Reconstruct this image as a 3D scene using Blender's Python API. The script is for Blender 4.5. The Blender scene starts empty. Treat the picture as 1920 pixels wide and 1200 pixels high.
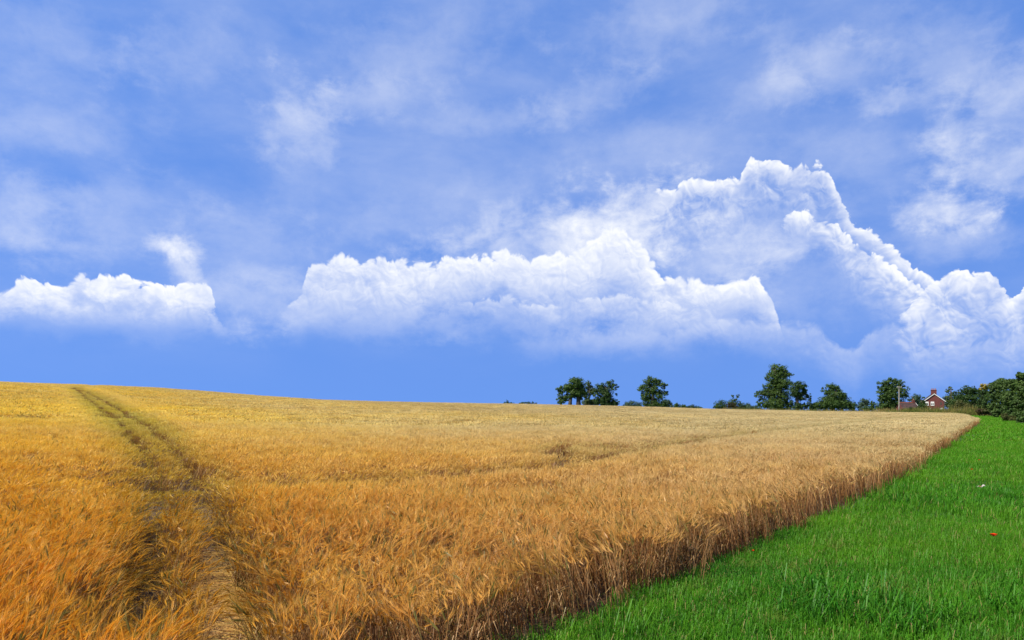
import bpy, math, random
import numpy as np
from mathutils import Vector

# ------------------------------------------------------------------ camera, sky, sun
S = bpy.context.scene
C = S.collection
F = 1371.0                      # focal length in pixels of a 1920 px wide picture
HOR = 770.0                     # picture row of eye level
EYE = 2.0
cam_d = bpy.data.cameras.new('camera')
cam = bpy.data.objects.new('camera', cam_d); C.objects.link(cam)
cam.location = (0, 0, EYE); cam.rotation_euler = (math.radians(90), 0, 0)
cam_d.sensor_width = 36.0; cam_d.lens = 36.0 * F / 1920.0
cam_d.shift_y = (HOR - 600.0) / 1920.0
cam_d.clip_start = 0.05; cam_d.clip_end = 20000
S.camera = cam
S.view_settings.view_transform = 'Standard'
S.view_settings.look = 'None'
S.view_settings.exposure = 0.55
S.view_settings.gamma = 1.0
S.view_settings.use_curve_mapping = False
S.render.engine = 'CYCLES'
S.cycles.max_bounces = 6
S.cycles.diffuse_bounces = 3
S.cycles.transmission_bounces = 4
S.cycles.transparent_max_bounces = 4
S.cycles.sample_clamp_indirect = 6

SUN_DIR = Vector((-0.72, -0.42, 0.86)).normalized()     # towards the sun
SUN_EL = math.asin(SUN_DIR.z)
sun_d = bpy.data.lights.new('sun', 'SUN'); sun_d.energy = 5.0; sun_d.angle = math.radians(0.5)
sun_d.color = (1.0, 0.93, 0.80)
sun = bpy.data.objects.new('sun', sun_d); C.objects.link(sun)
sun.rotation_euler = (-SUN_DIR).to_track_quat('-Z', 'Y').to_euler()
sun.location = (-40, -30, 60)


class E:
    """a socket in a node tree, with arithmetic"""
    nt = None
    def __init__(s, sock): s.s = sock
    @staticmethod
    def math(op, *a, clamp=False):
        n = E.nt.nodes.new('ShaderNodeMath'); n.operation = op; n.use_clamp = clamp
        for i, v in enumerate(a):
            if isinstance(v, E): E.nt.links.new(v.s, n.inputs[i])
            else: n.inputs[i].default_value = v
        return E(n.outputs[0])
    def __add__(s, o): return E.math('ADD', s, o)
    __radd__ = __add__
    def __sub__(s, o): return E.math('SUBTRACT', s, o)
    def __rsub__(s, o): return E.math('SUBTRACT', o, s)
    def __mul__(s, o): return E.math('MULTIPLY', s, o)
    __rmul__ = __mul__
    def __truediv__(s, o): return E.math('DIVIDE', s, o)
    def clamp(s): return E.math('ADD', s, 0.0, clamp=True)
    def pow(s, p): return E.math('POWER', s, p)
    def max(s, o): return E.math('MAXIMUM', s, o)
    def min(s, o): return E.math('MINIMUM', s, o)


def lin(node, name, v):
    sk = node.inputs[name] if isinstance(name, (str, int)) else name
    if isinstance(v, E): E.nt.links.new(v.s, sk)
    elif v is not None: sk.default_value = v


def smooth(x, a, b, lo=0.0, hi=1.0):
    n = E.nt.nodes.new('ShaderNodeMapRange'); n.interpolation_type = 'SMOOTHSTEP'
    for k, v in zip(('Value', 'From Min', 'From Max', 'To Min', 'To Max'), (x, a, b, lo, hi)): lin(n, k, v)
    return E(n.outputs['Result'])


def vec(x, y, z=0.0):
    n = E.nt.nodes.new('ShaderNodeCombineXYZ')
    for i, v in enumerate((x, y, z)): lin(n, i, v)
    return E(n.outputs[0])


def noise(v, scale, detail=4.0, rough=0.55, dist=0.0, dim='3D'):
    n = E.nt.nodes.new('ShaderNodeTexNoise'); n.noise_dimensions = dim
    lin(n, 'Vector', v); n.inputs['Scale'].default_value = scale
    n.inputs['Detail'].default_value = detail; n.inputs['Roughness'].default_value = rough
    n.inputs['Distortion'].default_value = dist
    return E(n.outputs[0])


def voro(v, scale, detail=2.0, rough=0.5):
    n = E.nt.nodes.new('ShaderNodeTexVoronoi'); n.voronoi_dimensions = '2D'; n.feature = 'F1'
    n.normalize = True
    lin(n, 'Vector', v); n.inputs['Scale'].default_value = scale
    n.inputs['Detail'].default_value = detail; n.inputs['Roughness'].default_value = rough
    return E(n.outputs['Distance'])


def fcurve(x, pts):
    """a smooth 1-D function through pts, x and y both in 0..1"""
    n = E.nt.nodes.new('ShaderNodeFloatCurve')
    cm = n.mapping; cm.use_clip = False; cv = cm.curves[0]
    pts = sorted(pts)
    while len(cv.points) < len(pts): cv.points.new(0.5, 0.5)
    for p, (a, b) in zip(cv.points, pts): p.location = (a, b); p.handle_type = 'AUTO_CLAMPED'
    cm.update()
    lin(n, 'Value', x)
    return E(n.outputs[0])


def AZ(px): return math.atan((px - 960.0) / F)
def EL(px, py): return math.atan((HOR - py) / F * math.cos(AZ(px)))
def au(px, py): return AZ(px) * F, EL(px, py) * F          # angles in units of 1/F radian

HALF = 900.0                    # clouds fold beyond this azimuth, so the sky goes on all round


def build_world():
    w = bpy.data.worlds.new('World'); S.world = w; w.use_nodes = True
    w.cycles.sampling_method = 'MANUAL'; w.cycles.sample_map_resolution = 256
    nt = w.node_tree; nt.nodes.clear(); E.nt = nt
    out = nt.nodes.new('ShaderNodeOutputWorld'); bg = nt.nodes.new('ShaderNodeBackground')
    bg.inputs['Strength'].default_value = 0.0681
    nt.links.new(bg.outputs[0], out.inputs[0])
    tc = nt.nodes.new('ShaderNodeTexCoord')
    sep = nt.nodes.new('ShaderNodeSeparateXYZ'); nt.links.new(tc.outputs['Generated'], sep.inputs[0])
    x, y, z = (E(o) for o in sep.outputs)
    az = E.math('ARCTAN2', x, y) * F
    el = E.math('ARCSINE', z) * F
    # fold azimuth: triangle wave of period 4*HALF
    fold = E.math('PINGPONG', az + HALF, 2 * HALF) - HALF
    X = (fold + HALF) / (2 * HALF)
    # blue of the sky: a Nishita sky looked up away from the pale horizon
    sky = nt.nodes.new('ShaderNodeTexSky'); sky.sky_type = 'NISHITA'; sky.sun_disc = False
    sky.sun_elevation = SUN_EL
    sky.sun_rotation = math.atan2(SUN_DIR.x, SUN_DIR.y)
    sky.air_density = 1.0; sky.dust_density = 0.2; sky.ozone_density = 2.0
    sv = vec(x * 0.35, E.math('ABSOLUTE', y) * 0.10 + 0.55, E.math('ABSOLUTE', z) * 0.25 + 0.50)
    lin(sky, 'Vector', sv)
    mul = nt.nodes.new('ShaderNodeMix'); mul.data_type = 'RGBA'; mul.blend_type = 'MULTIPLY'
    mul.inputs['Factor'].default_value = 1.0
    nt.links.new(sky.outputs[0], mul.inputs[6]); mul.inputs[7].default_value = SKY_TINT
    # ---- thin high cloud
    dv = vec(x, y, z * 2.3)
    big = noise(dv, 2.3, 2, 0.5, 0.3)
    fine = noise(dv, 8.0, 6, 0.6, 0.25)
    veil = smooth(big * 0.6 + fine * 0.45, 0.36, 0.78) * 0.23
    flat = vec(az, el * 1.4)
    det = noise(flat, 0.014, 6, 0.6, 0.12, dim='2D')
    det2 = noise(flat, 0.040, 5, 0.65, 0.2, dim='2D')
    ragged = det * 1.9 + det2 * 0.8 - 1.35
    fv = vec(fold, el)
    G = None
    for (px, py, rx, ry, rot, wt) in WISPS:
        a, e = au(px, py)
        m = nt.nodes.new('ShaderNodeMapping'); m.vector_type = 'TEXTURE'
        m.inputs['Location'].default_value = (a, e, 0); m.inputs['Rotation'].default_value = (0, 0, math.radians(rot))
        m.inputs['Scale'].default_value = (rx, ry, 1)
        lin(m, 'Vector', fv)
        ln = nt.nodes.new('ShaderNodeVectorMath'); ln.operation = 'LENGTH'; nt.links.new(m.outputs[0], ln.inputs[0])
        g = smooth(E(ln.outputs['Value']) + ragged, 0.0, 1.35, wt * 0.49, 0.0)
        G = g if G is None else G + g
    above = smooth(el, 0.0, 330.0, 0.0, 1.0)
    G = (G * (det2 * 1.2 + 0.4)).min(1.0)
    W = veil * above
    W = W + G * (1.0 - W)
    # ---- heaped banks, farthest first
    warp = nt.nodes.new('ShaderNodeTexNoise'); warp.noise_dimensions = '2D'; warp.inputs['Scale'].default_value = 0.02
    warp.inputs['Detail'].default_value = 2.0; lin(warp, 'Vector', vec(az, el))
    wp = nt.nodes.new('ShaderNodeVectorMath'); wp.operation = 'MULTIPLY_ADD'
    nt.links.new(warp.outputs['Color'], wp.inputs[0]); wp.inputs[1].default_value = (40, 40, 0); lin(wp, 2, vec(az, el))
    def billow(ox, oy, sc, dt):
        ad = nt.nodes.new('ShaderNodeVectorMath'); ad.operation = 'ADD'
        nt.links.new(wp.outputs[0], ad.inputs[0]); ad.inputs[1].default_value = (ox, oy, 0)
        d = voro(E(ad.outputs[0]), sc, dt, 0.62)
        return 1.0 - d * (d * 0.8 + 0.45)
    B0 = billow(0, 0, 0.016, 3.0); B1 = billow(4.0, 7.0, 0.016, 3.0)
    b0 = billow(300, 70, 0.045, 2.0); b1 = billow(301.6, 73.2, 0.045, 2.0)
    relief = (B0 - B1) * 1.35 + (b0 - b1) * 0.6
    brk = det * 1.0 + B0 * 0.35 - 0.30
    jag = B0 * 64.0 + b0 * 20.0 + det2 * 8.0 - (0.72 * 84.0 + 4.0)
    rag2 = det * 55.0 + det2 * 30.0 - 42.0
    Xr = X + det * 0.05 + det2 * 0.022 - 0.036
    speck = det2 * 0.25 - 0.125
    for bk in BANKS:
        top = [((AZ(p) * F + HALF) / (2 * HALF), EL(p, q) * F / 1000.0) for p, q in bk['top']]
        dep = [((AZ(p) * F + HALF) / (2 * HALF), q / 1000.0) for p, q in bk['depth']]
        op = [((AZ(p) * F + HALF) / (2 * HALF), q) for p, q in bk['op']]
        T = fcurve(X, top) * 1000.0 - el
        D = fcurve(X, dep) * 1000.0
        A = fcurve(Xr, op)
        e = T + jag * bk.get('amp', 1.0)
        f = (T + rag2 * bk.get('ragged', 1.0)) / D
        alpha = smooth(e, 0.0, bk.get('edge', 5.0))
        fade = smooth(f, bk.get('hold', 0.15), 1.0, 1.0, bk.get('rest', 0.0))
        alpha = (alpha * fade * A).clamp()
        alpha = alpha * smooth(brk, 0.24, 0.58, 1.0 - bk.get('brk', 0.45), 1.0)
        if 'floor' in bk:
            alpha = alpha * smooth(el + rag2 * 0.8, EL(960, bk['floor'][0]) * F, EL(960, bk['floor'][1]) * F)
        rim = smooth(e, 0.0, bk.get('rimw', 40.0), bk.get('rim', 0.12) + bk.get('base', 0.8), bk.get('base', 0.8))
        br = rim + relief * bk.get('rel', 1.0) + speck
        br = br.max(bk.get('low', 0.3)).min(1.02)
        W = W + (br - W) * alpha
    W = W.clamp()
    mix = nt.nodes.new('ShaderNodeMix'); mix.data_type = 'RGBA'
    lin(mix, 'Factor', W)
    nt.links.new(mul.outputs[2], mix.inputs[6]); mix.inputs[7].default_value = (10.0, 10.2, 10.6, 1)
    nt.links.new(mix.outputs[2], bg.inputs['Color'])


SKY_TINT = (1.50, 1.96, 2.83, 1)
WISPS = [   # px, py, half width, half height, tilt, strength
    (560, 225, 85, 70, 20, .50), (690, 185, 150, 34, 12, .36), (780, 90, 190, 60, 10, .26), (350, 105, 120, 50, 15, .28),
    (60, 240, 170, 45, 8, .30), (20, 400, 110, 70, 0, .34), (170, 410, 160, 70, 12, .28), (60, 60, 150, 60, 0, .25),
    (900, 225, 180, 26, 4, .30), (1100, 185, 110, 40, 14, .36), (1240, 50, 160, 50, 8, .34), (1460, 150, 110, 40, 20, .26),
    (1560, 120, 130, 45, -24, .30), (1480, 165, 50, 30, -40, .34), (1700, 185, 90, 22, -4, .34),
    (1800, 120, 150, 70, -35, .34), (1890, 220, 90, 110, -20, .36), (1860, 320, 100, 48, -12, .5), (1790, 265, 45, 50, 0, .34),
    (1250, 285, 160, 50, 0, .26), (1620, 290, 140, 60, -20, .25),
    (1765, 392, 62, 34, -10, .85), (1810, 400, 52, 38, 10, .7), (1790, 450, 90, 40, 0, .4),
    (1050, 455, 270, 80, 10, .85), (1170, 435, 170, 80, 18, .8), (850, 400, 240, 60, 10, .24), (1330, 480, 130, 80, 0, .45),
    (480, 560, 130, 60, 0, .42), (460, 480, 140, 80, 0, .25), (560, 300, 60, 130, 0, .16),
    (340, 468, 42, 20, -12, .95), (346, 505, 26, 42, 15, .85), (120, 470, 120, 22, 0, .15), (1440, 430, 120, 60, 0, .25),
    (1490, 530, 130, 80, 0, .30), (1400, 480, 100, 60, 0, .30), (690, 600, 170, 42, 0, .32), (980, 602, 210, 40, 0, .28), (1250, 605, 160, 40, 0, .38),
    (1130, 640, 160, 26, 4, .22), (250, 600, 200, 34, 0, .25),
]
BANKS = [
    dict(top=[(-100, 640), (300, 640), (800, 640), (1040, 638), (1130, 625), (1280, 620), (1340, 590), (1440, 596), (1520, 612), (1560, 640),
              (1600, 655), (1625, 625), (1670, 610), (1720, 650), (1800, 640), (1920, 620), (2050, 640)],
         depth=[(0, 60), (1000, 55), (1500, 90), (1920, 110)], op=[(0, .0), (900, .0), (1080, .28), (1300, .35), (1400, .6), (1540, .55), (1620, .5), (1920, .5)],
         edge=16, base=.42, rel=.5, amp=.8, low=.1, rim=.1),
    # the big tower on the right
    dict(top=[(1100, 400), (1200, 372), (1245, 360), (1290, 342), (1340, 345), (1385, 338), (1405, 312), (1450, 309), (1490, 322), (1530, 315), (1553, 333),
              (1570, 368), (1600, 415), (1650, 455), (1700, 492), (1750, 535), (1800, 590), (1900, 640)],
         depth=[(1200, 150), (1300, 140), (1400, 130), (1480, 130), (1560, 150), (1640, 110), (1720, 90), (1800, 60)],
         op=[(1222, 0), (1262, 1), (1400, 1), (1500, 1), (1740, 1), (1800, .5), (1860, 0)],
         edge=5, base=.36, rel=1.4, hold=.0, rim=.64, rimw=36, low=.15, brk=.6),
    dict(top=[(1440, 500), (1480, 408), (1540, 408), (1580, 430), (1620, 470), (1680, 505), (1740, 560), (1800, 620), (1900, 660)],
         depth=[(1480, 60), (1560, 80), (1620, 120), (1700, 110), (1800, 80)],
         op=[(1475, 0), (1500, .8), (1560, 1), (1700, 1), (1770, .7), (1820, 0)],
         edge=4, base=.58, rel=1.4, hold=.05, rim=.42, rimw=40, low=.2, brk=.85),
    dict(top=[(1600, 700), (1690, 600), (1725, 560), (1750, 540), (1800, 514), (1850, 514), (1878, 540), (1895, 556), (1920, 540), (2000, 520)],
         depth=[(1700, 120), (1800, 150), (1920, 140)], op=[(1680, 0), (1730, .9), (1800, 1), (1920, 1)],
         edge=5, base=.52, rel=1.3, hold=.1, rim=.45, rimw=40, low=.2),
    # long bank across the middle
    dict(top=[(400, 640), (560, 560), (580, 505), (620, 487), (700, 490), (780, 500), (850, 486), (900, 486), (960, 474), (1000, 488), (1060, 474),
              (1105, 462), (1150, 430), (1185, 445), (1230, 500), (1290, 528), (1350, 534), (1400, 520), (1436, 550), (1458, 590), (1480, 650), (1600, 720)],
         depth=[(560, 150), (620, 175), (740, 170), (830, 120), (900, 100), (1000, 140), (1100, 170), (1200, 180), (1300, 130), (1380, 100), (1460, 95)],
         op=[(530, 0), (600, .75), (700, .9), (900, .95), (1100, .95), (1450, 1), (1475, .9), (1500, 0)],
         edge=9, base=.80, rel=.9, hold=.1, rim=.22, rimw=44, low=.35, floor=(672, 545), brk=.5),
    dict(top=[(700, 640), (830, 590), (860, 570), (940, 562), (1000, 570), (1080, 566), (1180, 560), (1260, 570), (1340, 590), (1420, 640), (1500, 700)],
         depth=[(800, 50), (1000, 60), (1200, 70), (1400, 50)], op=[(800, 0), (880, .35), (1000, .55), (1150, .6), (1300, .4), (1400, 0)],
         edge=9, base=.66, rel=1.0, hold=.05, rim=.22, rimw=26, low=.3, brk=.95),
    # left bank
    dict(top=[(-100, 545), (0, 552), (60, 527), (110, 541), (150, 527), (225, 524), (300, 541), (350, 534), (380, 534), (398, 556), (410, 600), (450, 660)],
         depth=[(0, 100), (120, 115), (250, 105), (390, 80)], op=[(0, .9), (200, 1), (385, 1), (405, .7), (430, 0)],
         edge=7, base=.84, rel=.8, hold=.35, rim=.15, rimw=30, low=.4, floor=(650, 570)),
]
build_world()

# ------------------------------------------------------------------ helpers
R = np.random.default_rng(7)
random.seed(5)


def tag(o, label=None, cat=None, group=None, kind=None):
    if label: o['label'] = label
    if cat: o['category'] = cat
    if group: o['group'] = group
    if kind: o['kind'] = kind
    return o


def empty(name, loc, rz=0.0):
    o = bpy.data.objects.new(name, None); C.objects.link(o)
    o.empty_display_size = 0.3
    o.location = loc; o.rotation_euler = (0, 0, rz)
    return o


def mesh_obj(name, V, Fc, mat, parent=None, midx=None, smooth_sh=False):
    me = bpy.data.meshes.new(name)
    me.from_pydata([tuple(v) for v in V], [], [tuple(f) for f in Fc])
    for m in (mat if isinstance(mat, (list, tuple)) else [mat]): me.materials.append(m)
    if midx is not None: me.polygons.foreach_set('material_index', midx)
    if smooth_sh: me.polygons.foreach_set('use_smooth', [True] * len(me.polygons))
    me.update()
    o = bpy.data.objects.new(name, me); C.objects.link(o)
    if parent: o.parent = parent
    return o


class MB:
    """collects boxes, tubes and prisms into one mesh"""
    def __init__(s): s.V = []; s.F = []
    def box(s, x0, x1, y0, y1, z0, z1):
        n = len(s.V)
        s.V += [(x, y, z) for z in (z0, z1) for y in (y0, y1) for x in (x0, x1)]
        s.F += [(n, n + 2, n + 3, n + 1), (n + 4, n + 5, n + 7, n + 6), (n, n + 1, n + 5, n + 4), (n + 2, n + 6, n + 7, n + 3),
                (n, n + 4, n + 6, n + 2), (n + 1, n + 3, n + 7, n + 5)]
        return s
    def tube(s, pts, rad, k=7):
        pts = [Vector(p) for p in pts]; n0 = len(s.V)
        for i, p in enumerate(pts):
            d = (pts[min(i + 1, len(pts) - 1)] - pts[max(i - 1, 0)]).normalized()
            a = d.cross(Vector((0.3, 1, 0.1)) if abs(d.z) > .8 else Vector((0, 0, 1))).normalized(); b = d.cross(a)
            for j in range(k):
                t = 2 * math.pi * j / k
                s.V.append(tuple(p + (a * math.cos(t) + b * math.sin(t)) * rad[i]))
        for i in range(len(pts) - 1):
            for j in range(k):
                a0 = n0 + i * k + j; a1 = n0 + i * k + (j + 1) % k
                s.F.append((a0, a1, a1 + k, a0 + k))
        s.F.append(tuple(n0 + j for j in range(k))[::-1]); m = n0 + (len(pts) - 1) * k
        s.F.append(tuple(m + j for j in range(k)))
        return s
    def prism(s, poly, axis_pts):
        """poly: list of 3-D points; extruded along vector axis_pts"""
        n = len(s.V); k = len(poly); ax = Vector(axis_pts)
        s.V += [tuple(Vector(p)) for p in poly] + [tuple(Vector(p) + ax) for p in poly]
        s.F.append(tuple(range(n, n + k))); s.F.append(tuple(range(n + 2 * k - 1, n + k - 1, -1)))
        for i in range(k):
            j = (i + 1) % k
            s.F.append((n + i, n + k + i, n + k + j, n + j))
        return s
    def build(s, name, mat, parent=None, smooth_sh=False):
        return mesh_obj(name, s.V, s.F, mat, parent, smooth_sh=smooth_sh)


# ------------------------------------------------------------------ materials
def new_mat(name):
    m = bpy.data.materials.new(name); m.use_nodes = True
    nt = m.node_tree; nt.nodes.clear(); E.nt = nt
    out = nt.nodes.new('ShaderNodeOutputMaterial')
    return m, nt, out


def rgbmix(fac, a, b, mode='MIX'):
    n = E.nt.nodes.new('ShaderNodeMix'); n.data_type = 'RGBA'; n.blend_type = mode
    lin(n, 'Factor', fac)
    for i, v in ((6, a), (7, b)):
        if isinstance(v, E): E.nt.links.new(v.s, n.inputs[i])
        else: n.inputs[i].default_value = (*v[:3], 1)
    return E(n.outputs[2])


def attr(name, inst=False, out='Fac'):
    n = E.nt.nodes.new('ShaderNodeAttribute'); n.attribute_name = name
    if inst: n.attribute_type = 'INSTANCER'
    return E(n.outputs[out])


def position():
    n = E.nt.nodes.new('ShaderNodeNewGeometry'); return E(n.outputs['Position'])


def obj_random():
    n = E.nt.nodes.new('ShaderNodeObjectInfo'); return E(n.outputs['Random'])


def thin(nt, out, col, trans=0.35, tcol=None, gloss=0.0):
    """a thin leaf: diffuse with some light coming through"""
    d = nt.nodes.new('ShaderNodeBsdfDiffuse'); t = nt.nodes.new('ShaderNodeBsdfTranslucent')
    nt.links.new(col.s, d.inputs[0]); nt.links.new((tcol or col).s, t.inputs[0])
    mx = nt.nodes.new('ShaderNodeMixShader'); mx.inputs[0].default_value = trans
    nt.links.new(d.outputs[0], mx.inputs[1]); nt.links.new(t.outputs[0], mx.inputs[2])
    last = mx
    if gloss:
        g = nt.nodes.new('ShaderNodeBsdfGlossy'); g.inputs['Roughness'].default_value = 0.45
        g.inputs[0].default_value = (0.8, 0.8, 0.8, 1)
        m2 = nt.nodes.new('ShaderNodeMixShader'); m2.inputs[0].default_value = gloss
        nt.links.new(last.outputs[0], m2.inputs[1]); nt.links.new(g.outputs[0], m2.inputs[2]); last = m2
    nt.links.new(last.outputs[0], out.inputs[0])


def solid(name, rgb, rough=0.7, var=0.15, scale=3.0, bump=0.0, metal=0.0):
    m, nt, out = new_mat(name)
    p = nt.nodes.new('ShaderNodeBsdfPrincipled')
    tc = nt.nodes.new('ShaderNodeTexCoord'); v = E(tc.outputs['Object'])
    f = noise(v, scale, 5, 0.6)
    col = rgbmix(smooth(f, 0.3, 0.7), [c * (1 - var) for c in rgb], [c * (1 + var) for c in rgb])
    nt.links.new(col.s, p.inputs['Base Color'])
    p.inputs['Roughness'].default_value = rough; p.inputs['Metallic'].default_value = metal
    if bump:
        b = nt.nodes.new('ShaderNodeBump'); b.inputs['Strength'].default_value = bump
        nt.links.new(noise(v, scale * 4, 4, 0.6).s, b.inputs['Height']); nt.links.new(b.outputs[0], p.inputs['Normal'])
    nt.links.new(p.outputs[0], out.inputs[0])
    return m


def leaf_mat(name, dark, light, trans=0.3, scale=0.5, gloss=0.012):
    m, nt, out = new_mat(name)
    v = position()
    f = noise(v, scale, 3, 0.6); r = attr('shade')
    col = rgbmix((smooth(f, 0.35, 0.65) * 0.55 + r * 0.45).clamp(), dark, light)
    thin(nt, out, col, trans, rgbmix(0.6, col, [light[0] * 1.3, light[1] * 1.5, light[2] * .6]), gloss)
    return m


M = {}


def make_materials():
    # barley: colour runs from stem foot to head, varies by plant, patch, ripeness and painted shade
    m, nt, out = new_mat('barley_straw'); M['barley'] = m
    h = attr('part')                      # 0 foot of stem .. 0.6 head .. 1 awn tip
    sh = attr('shade')
    gold = attr('gold', True); tone = attr('tone', True)
    pr = smooth(noise(position(), 0.35, 4, 0.6), 0.3, 0.7)
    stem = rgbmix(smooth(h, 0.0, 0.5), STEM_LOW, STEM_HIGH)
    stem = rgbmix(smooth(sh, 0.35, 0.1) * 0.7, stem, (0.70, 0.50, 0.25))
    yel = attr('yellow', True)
    head = rgbmix(gold, HEAD_PALE, HEAD_GOLD)
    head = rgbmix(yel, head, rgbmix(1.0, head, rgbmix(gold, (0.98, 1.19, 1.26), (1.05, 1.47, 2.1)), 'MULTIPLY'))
    head = rgbmix((1.0 - yel) * 0.75, head, rgbmix(1.0, head, (0.84, 0.72, 0.48), 'MULTIPLY'))  # near heads painted darker and browner for the shadowed crop interior
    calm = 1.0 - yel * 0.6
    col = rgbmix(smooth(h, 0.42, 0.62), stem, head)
    col = rgbmix(pr * 0.5 * calm, col, rgbmix(1.0, col, (0.84, 0.62, 0.42), 'MULTIPLY'))
    pr2 = smooth(noise(position(), 1.6, 4, 0.65), 0.45, 0.70)
    col = rgbmix(pr2 * 0.55 * calm, col, rgbmix(1.0, col, (0.70, 0.47, 0.28), 'MULTIPLY'))  # brown-red patches painted in as shadows among the stalks
    col = rgbmix(sh * 0.4 * calm, col, rgbmix(1.0, col, (0.62, 0.52, 0.40), 'MULTIPLY'))
    col = rgbmix(tone, col, rgbmix(1.0, col, (0.58, 0.66, 0.40), 'MULTIPLY'))
    green = attr('green')
    col = rgbmix(green, col, (0.17, 0.17, 0.035))
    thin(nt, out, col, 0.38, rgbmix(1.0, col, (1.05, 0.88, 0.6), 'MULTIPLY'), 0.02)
    # meadow grass
    m, nt, out = new_mat('grass_blade'); M['grass'] = m
    h = attr('part'); sh = attr('shade'); tone = attr('tone', True)
    pr = smooth(noise(position(), 0.9, 6, 0.75), 0.36, 0.64)
    col = rgbmix(smooth(h, 0.0, 0.8), (0.036, 0.10, 0.005), (0.092, 0.29, 0.010))
    col = rgbmix(sh * 0.6, col, (0.155, 0.37, 0.022))
    col = rgbmix(pr * 0.75, col, rgbmix(1.0, col, (0.48, 0.68, 0.8), 'MULTIPLY'))
    col = rgbmix(tone, col, rgbmix(1.0, col, (0.32, 0.56, 0.8), 'MULTIPLY'))
    broad = smooth(noise(position(), 0.22, 3, 0.6), 0.40, 0.62)
    col = rgbmix(broad * 0.55, col, rgbmix(1.0, col, (1.45, 1.08, 0.9), 'MULTIPLY'))
    dryp = smooth(noise(position(), 1.6, 4, 0.6), 0.58, 0.72)
    col = rgbmix(dryp * 0.55, col, (0.22, 0.20, 0.05))
    col = rgbmix(attr('green'), col, (0.34, 0.25, 0.10))
    thin(nt, out, col, 0.38, rgbmix(1.0, col, (1.2, 1.25, 0.5), 'MULTIPLY'), 0.012)
    # rank verge grass, half dry
    m, nt, out = new_mat('verge_blade'); M['verge'] = m
    h = attr('part'); sh = attr('shade')
    pr = smooth(noise(position(), 0.12, 4, 0.6), 0.38, 0.62)
    col = rgbmix(pr, (0.07, 0.11, 0.02), (0.30, 0.22, 0.08))
    col = rgbmix(sh * 0.5, col, (0.16, 0.17, 0.04))
    thin(nt, out, col, 0.3)
    # ground
    m, nt, out = new_mat('field_soil'); M['ground'] = m
    p = nt.nodes.new('ShaderNodeBsdfPrincipled'); p.inputs['Roughness'].default_value = 0.95
    v = position(); f1 = noise(v, 0.6, 5, 0.6); f2 = noise(v, 14.0, 5, 0.65)
    soil = rgbmix(smooth(f1 * 0.5 + f2 * 0.5, 0.35, 0.65), (0.045, 0.024, 0.008), (0.10, 0.056, 0.019))
    turf = rgbmix(smooth(f1 * 0.4 + f2 * 0.6, 0.35, 0.65), (0.025, 0.07, 0.010), (0.06, 0.15, 0.018))
    mk = attr('turf')
    nt.links.new(rgbmix(mk, soil, turf).s, p.inputs['Base Color'])
    b = nt.nodes.new('ShaderNodeBump'); b.inputs['Strength'].default_value = 0.6; b.inputs['Distance'].default_value = 0.05
    nt.links.new(f2.s, b.inputs['Height']); nt.links.new(b.outputs[0], p.inputs['Normal'])
    nt.links.new(p.outputs[0], out.inputs[0])
    M['oak'] = leaf_mat('oak_leaf', (0.030, 0.060, 0.012), (0.085, 0.140, 0.030))
    M['dark'] = leaf_mat('dark_leaf', (0.016, 0.038, 0.010), (0.055, 0.100, 0.024), 0.25)
    M['mid'] = leaf_mat('hedge_leaf', (0.026, 0.058, 0.013), (0.085, 0.140, 0.032))
    M['pale'] = leaf_mat('pale_leaf', (0.045, 0.075, 0.022), (0.110, 0.150, 0.050))
    M['blue'] = leaf_mat('hazed_leaf', (0.035, 0.070, 0.040), (0.080, 0.125, 0.075))  # blue of distance haze put into the leaf colour
    M['brownleaf'] = leaf_mat('brown_leaf', (0.035, 0.028, 0.012), (0.080, 0.060, 0.025))
    M['yellow'] = leaf_mat('yellow_leaf', (0.16, 0.15, 0.02), (0.42, 0.30, 0.03))
    M['olive'] = leaf_mat('olive_leaf', (0.040, 0.050, 0.012), (0.095, 0.105, 0.030))
    M['weed'] = leaf_mat('weed_leaf', (0.03, 0.07, 0.025), (0.08, 0.16, 0.05), 0.35, 4.0)
    M['bark'] = solid('bark', (0.055, 0.042, 0.030), 0.95, 0.35, 2.0, 0.5)
    # brick
    m, nt, out = new_mat('red_brick'); M['brick'] = m
    p = nt.nodes.new('ShaderNodeBsdfPrincipled'); p.inputs['Roughness'].default_value = 0.9
    tc = nt.nodes.new('ShaderNodeTexCoord')
    bt = nt.nodes.new('ShaderNodeTexBrick'); bt.inputs['Scale'].default_value = 1.0
    bt.inputs['Brick Width'].default_value = 0.225; bt.inputs['Row Height'].default_value = 0.075
    bt.inputs['Mortar Size'].default_value = 0.010
    bt.inputs['Color1'].default_value = (0.150, 0.028, 0.024, 1); bt.inputs['Color2'].default_value = (0.095, 0.019, 0.018, 1)
    bt.inputs['Mortar'].default_value = (0.10, 0.045, 0.038, 1)
    mp = nt.nodes.new('ShaderNodeMapping'); mp.inputs['Rotation'].default_value = (math.radians(90), 0, 0)
    nt.links.new(tc.outputs['Object'], mp.inputs[0]); nt.links.new(mp.outputs[0], bt.inputs[0])
    stain = smooth(noise(E(tc.outputs['Object']), 0.7, 5, 0.6), 0.35, 0.7)
    c = rgbmix(stain * 0.6, E(bt.outputs[0]), rgbmix(1.0, E(bt.outputs[0]), (0.62, 0.58, 0.6), 'MULTIPLY'))
    nt.links.new(c.s, p.inputs['Base Color']); nt.links.new(p.outputs[0], out.inputs[0])
    M['slate'] = solid('dark_slate', (0.045, 0.042, 0.050), 0.7, 0.3, 1.5)
    M['rooftile'] = solid('brown_roof_tile', (0.060, 0.032, 0.028), 0.85, 0.35, 1.2)
    M['ridge'] = solid('orange_ridge_tile', (0.30, 0.085, 0.035), 0.85, 0.25, 2.0)
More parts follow.
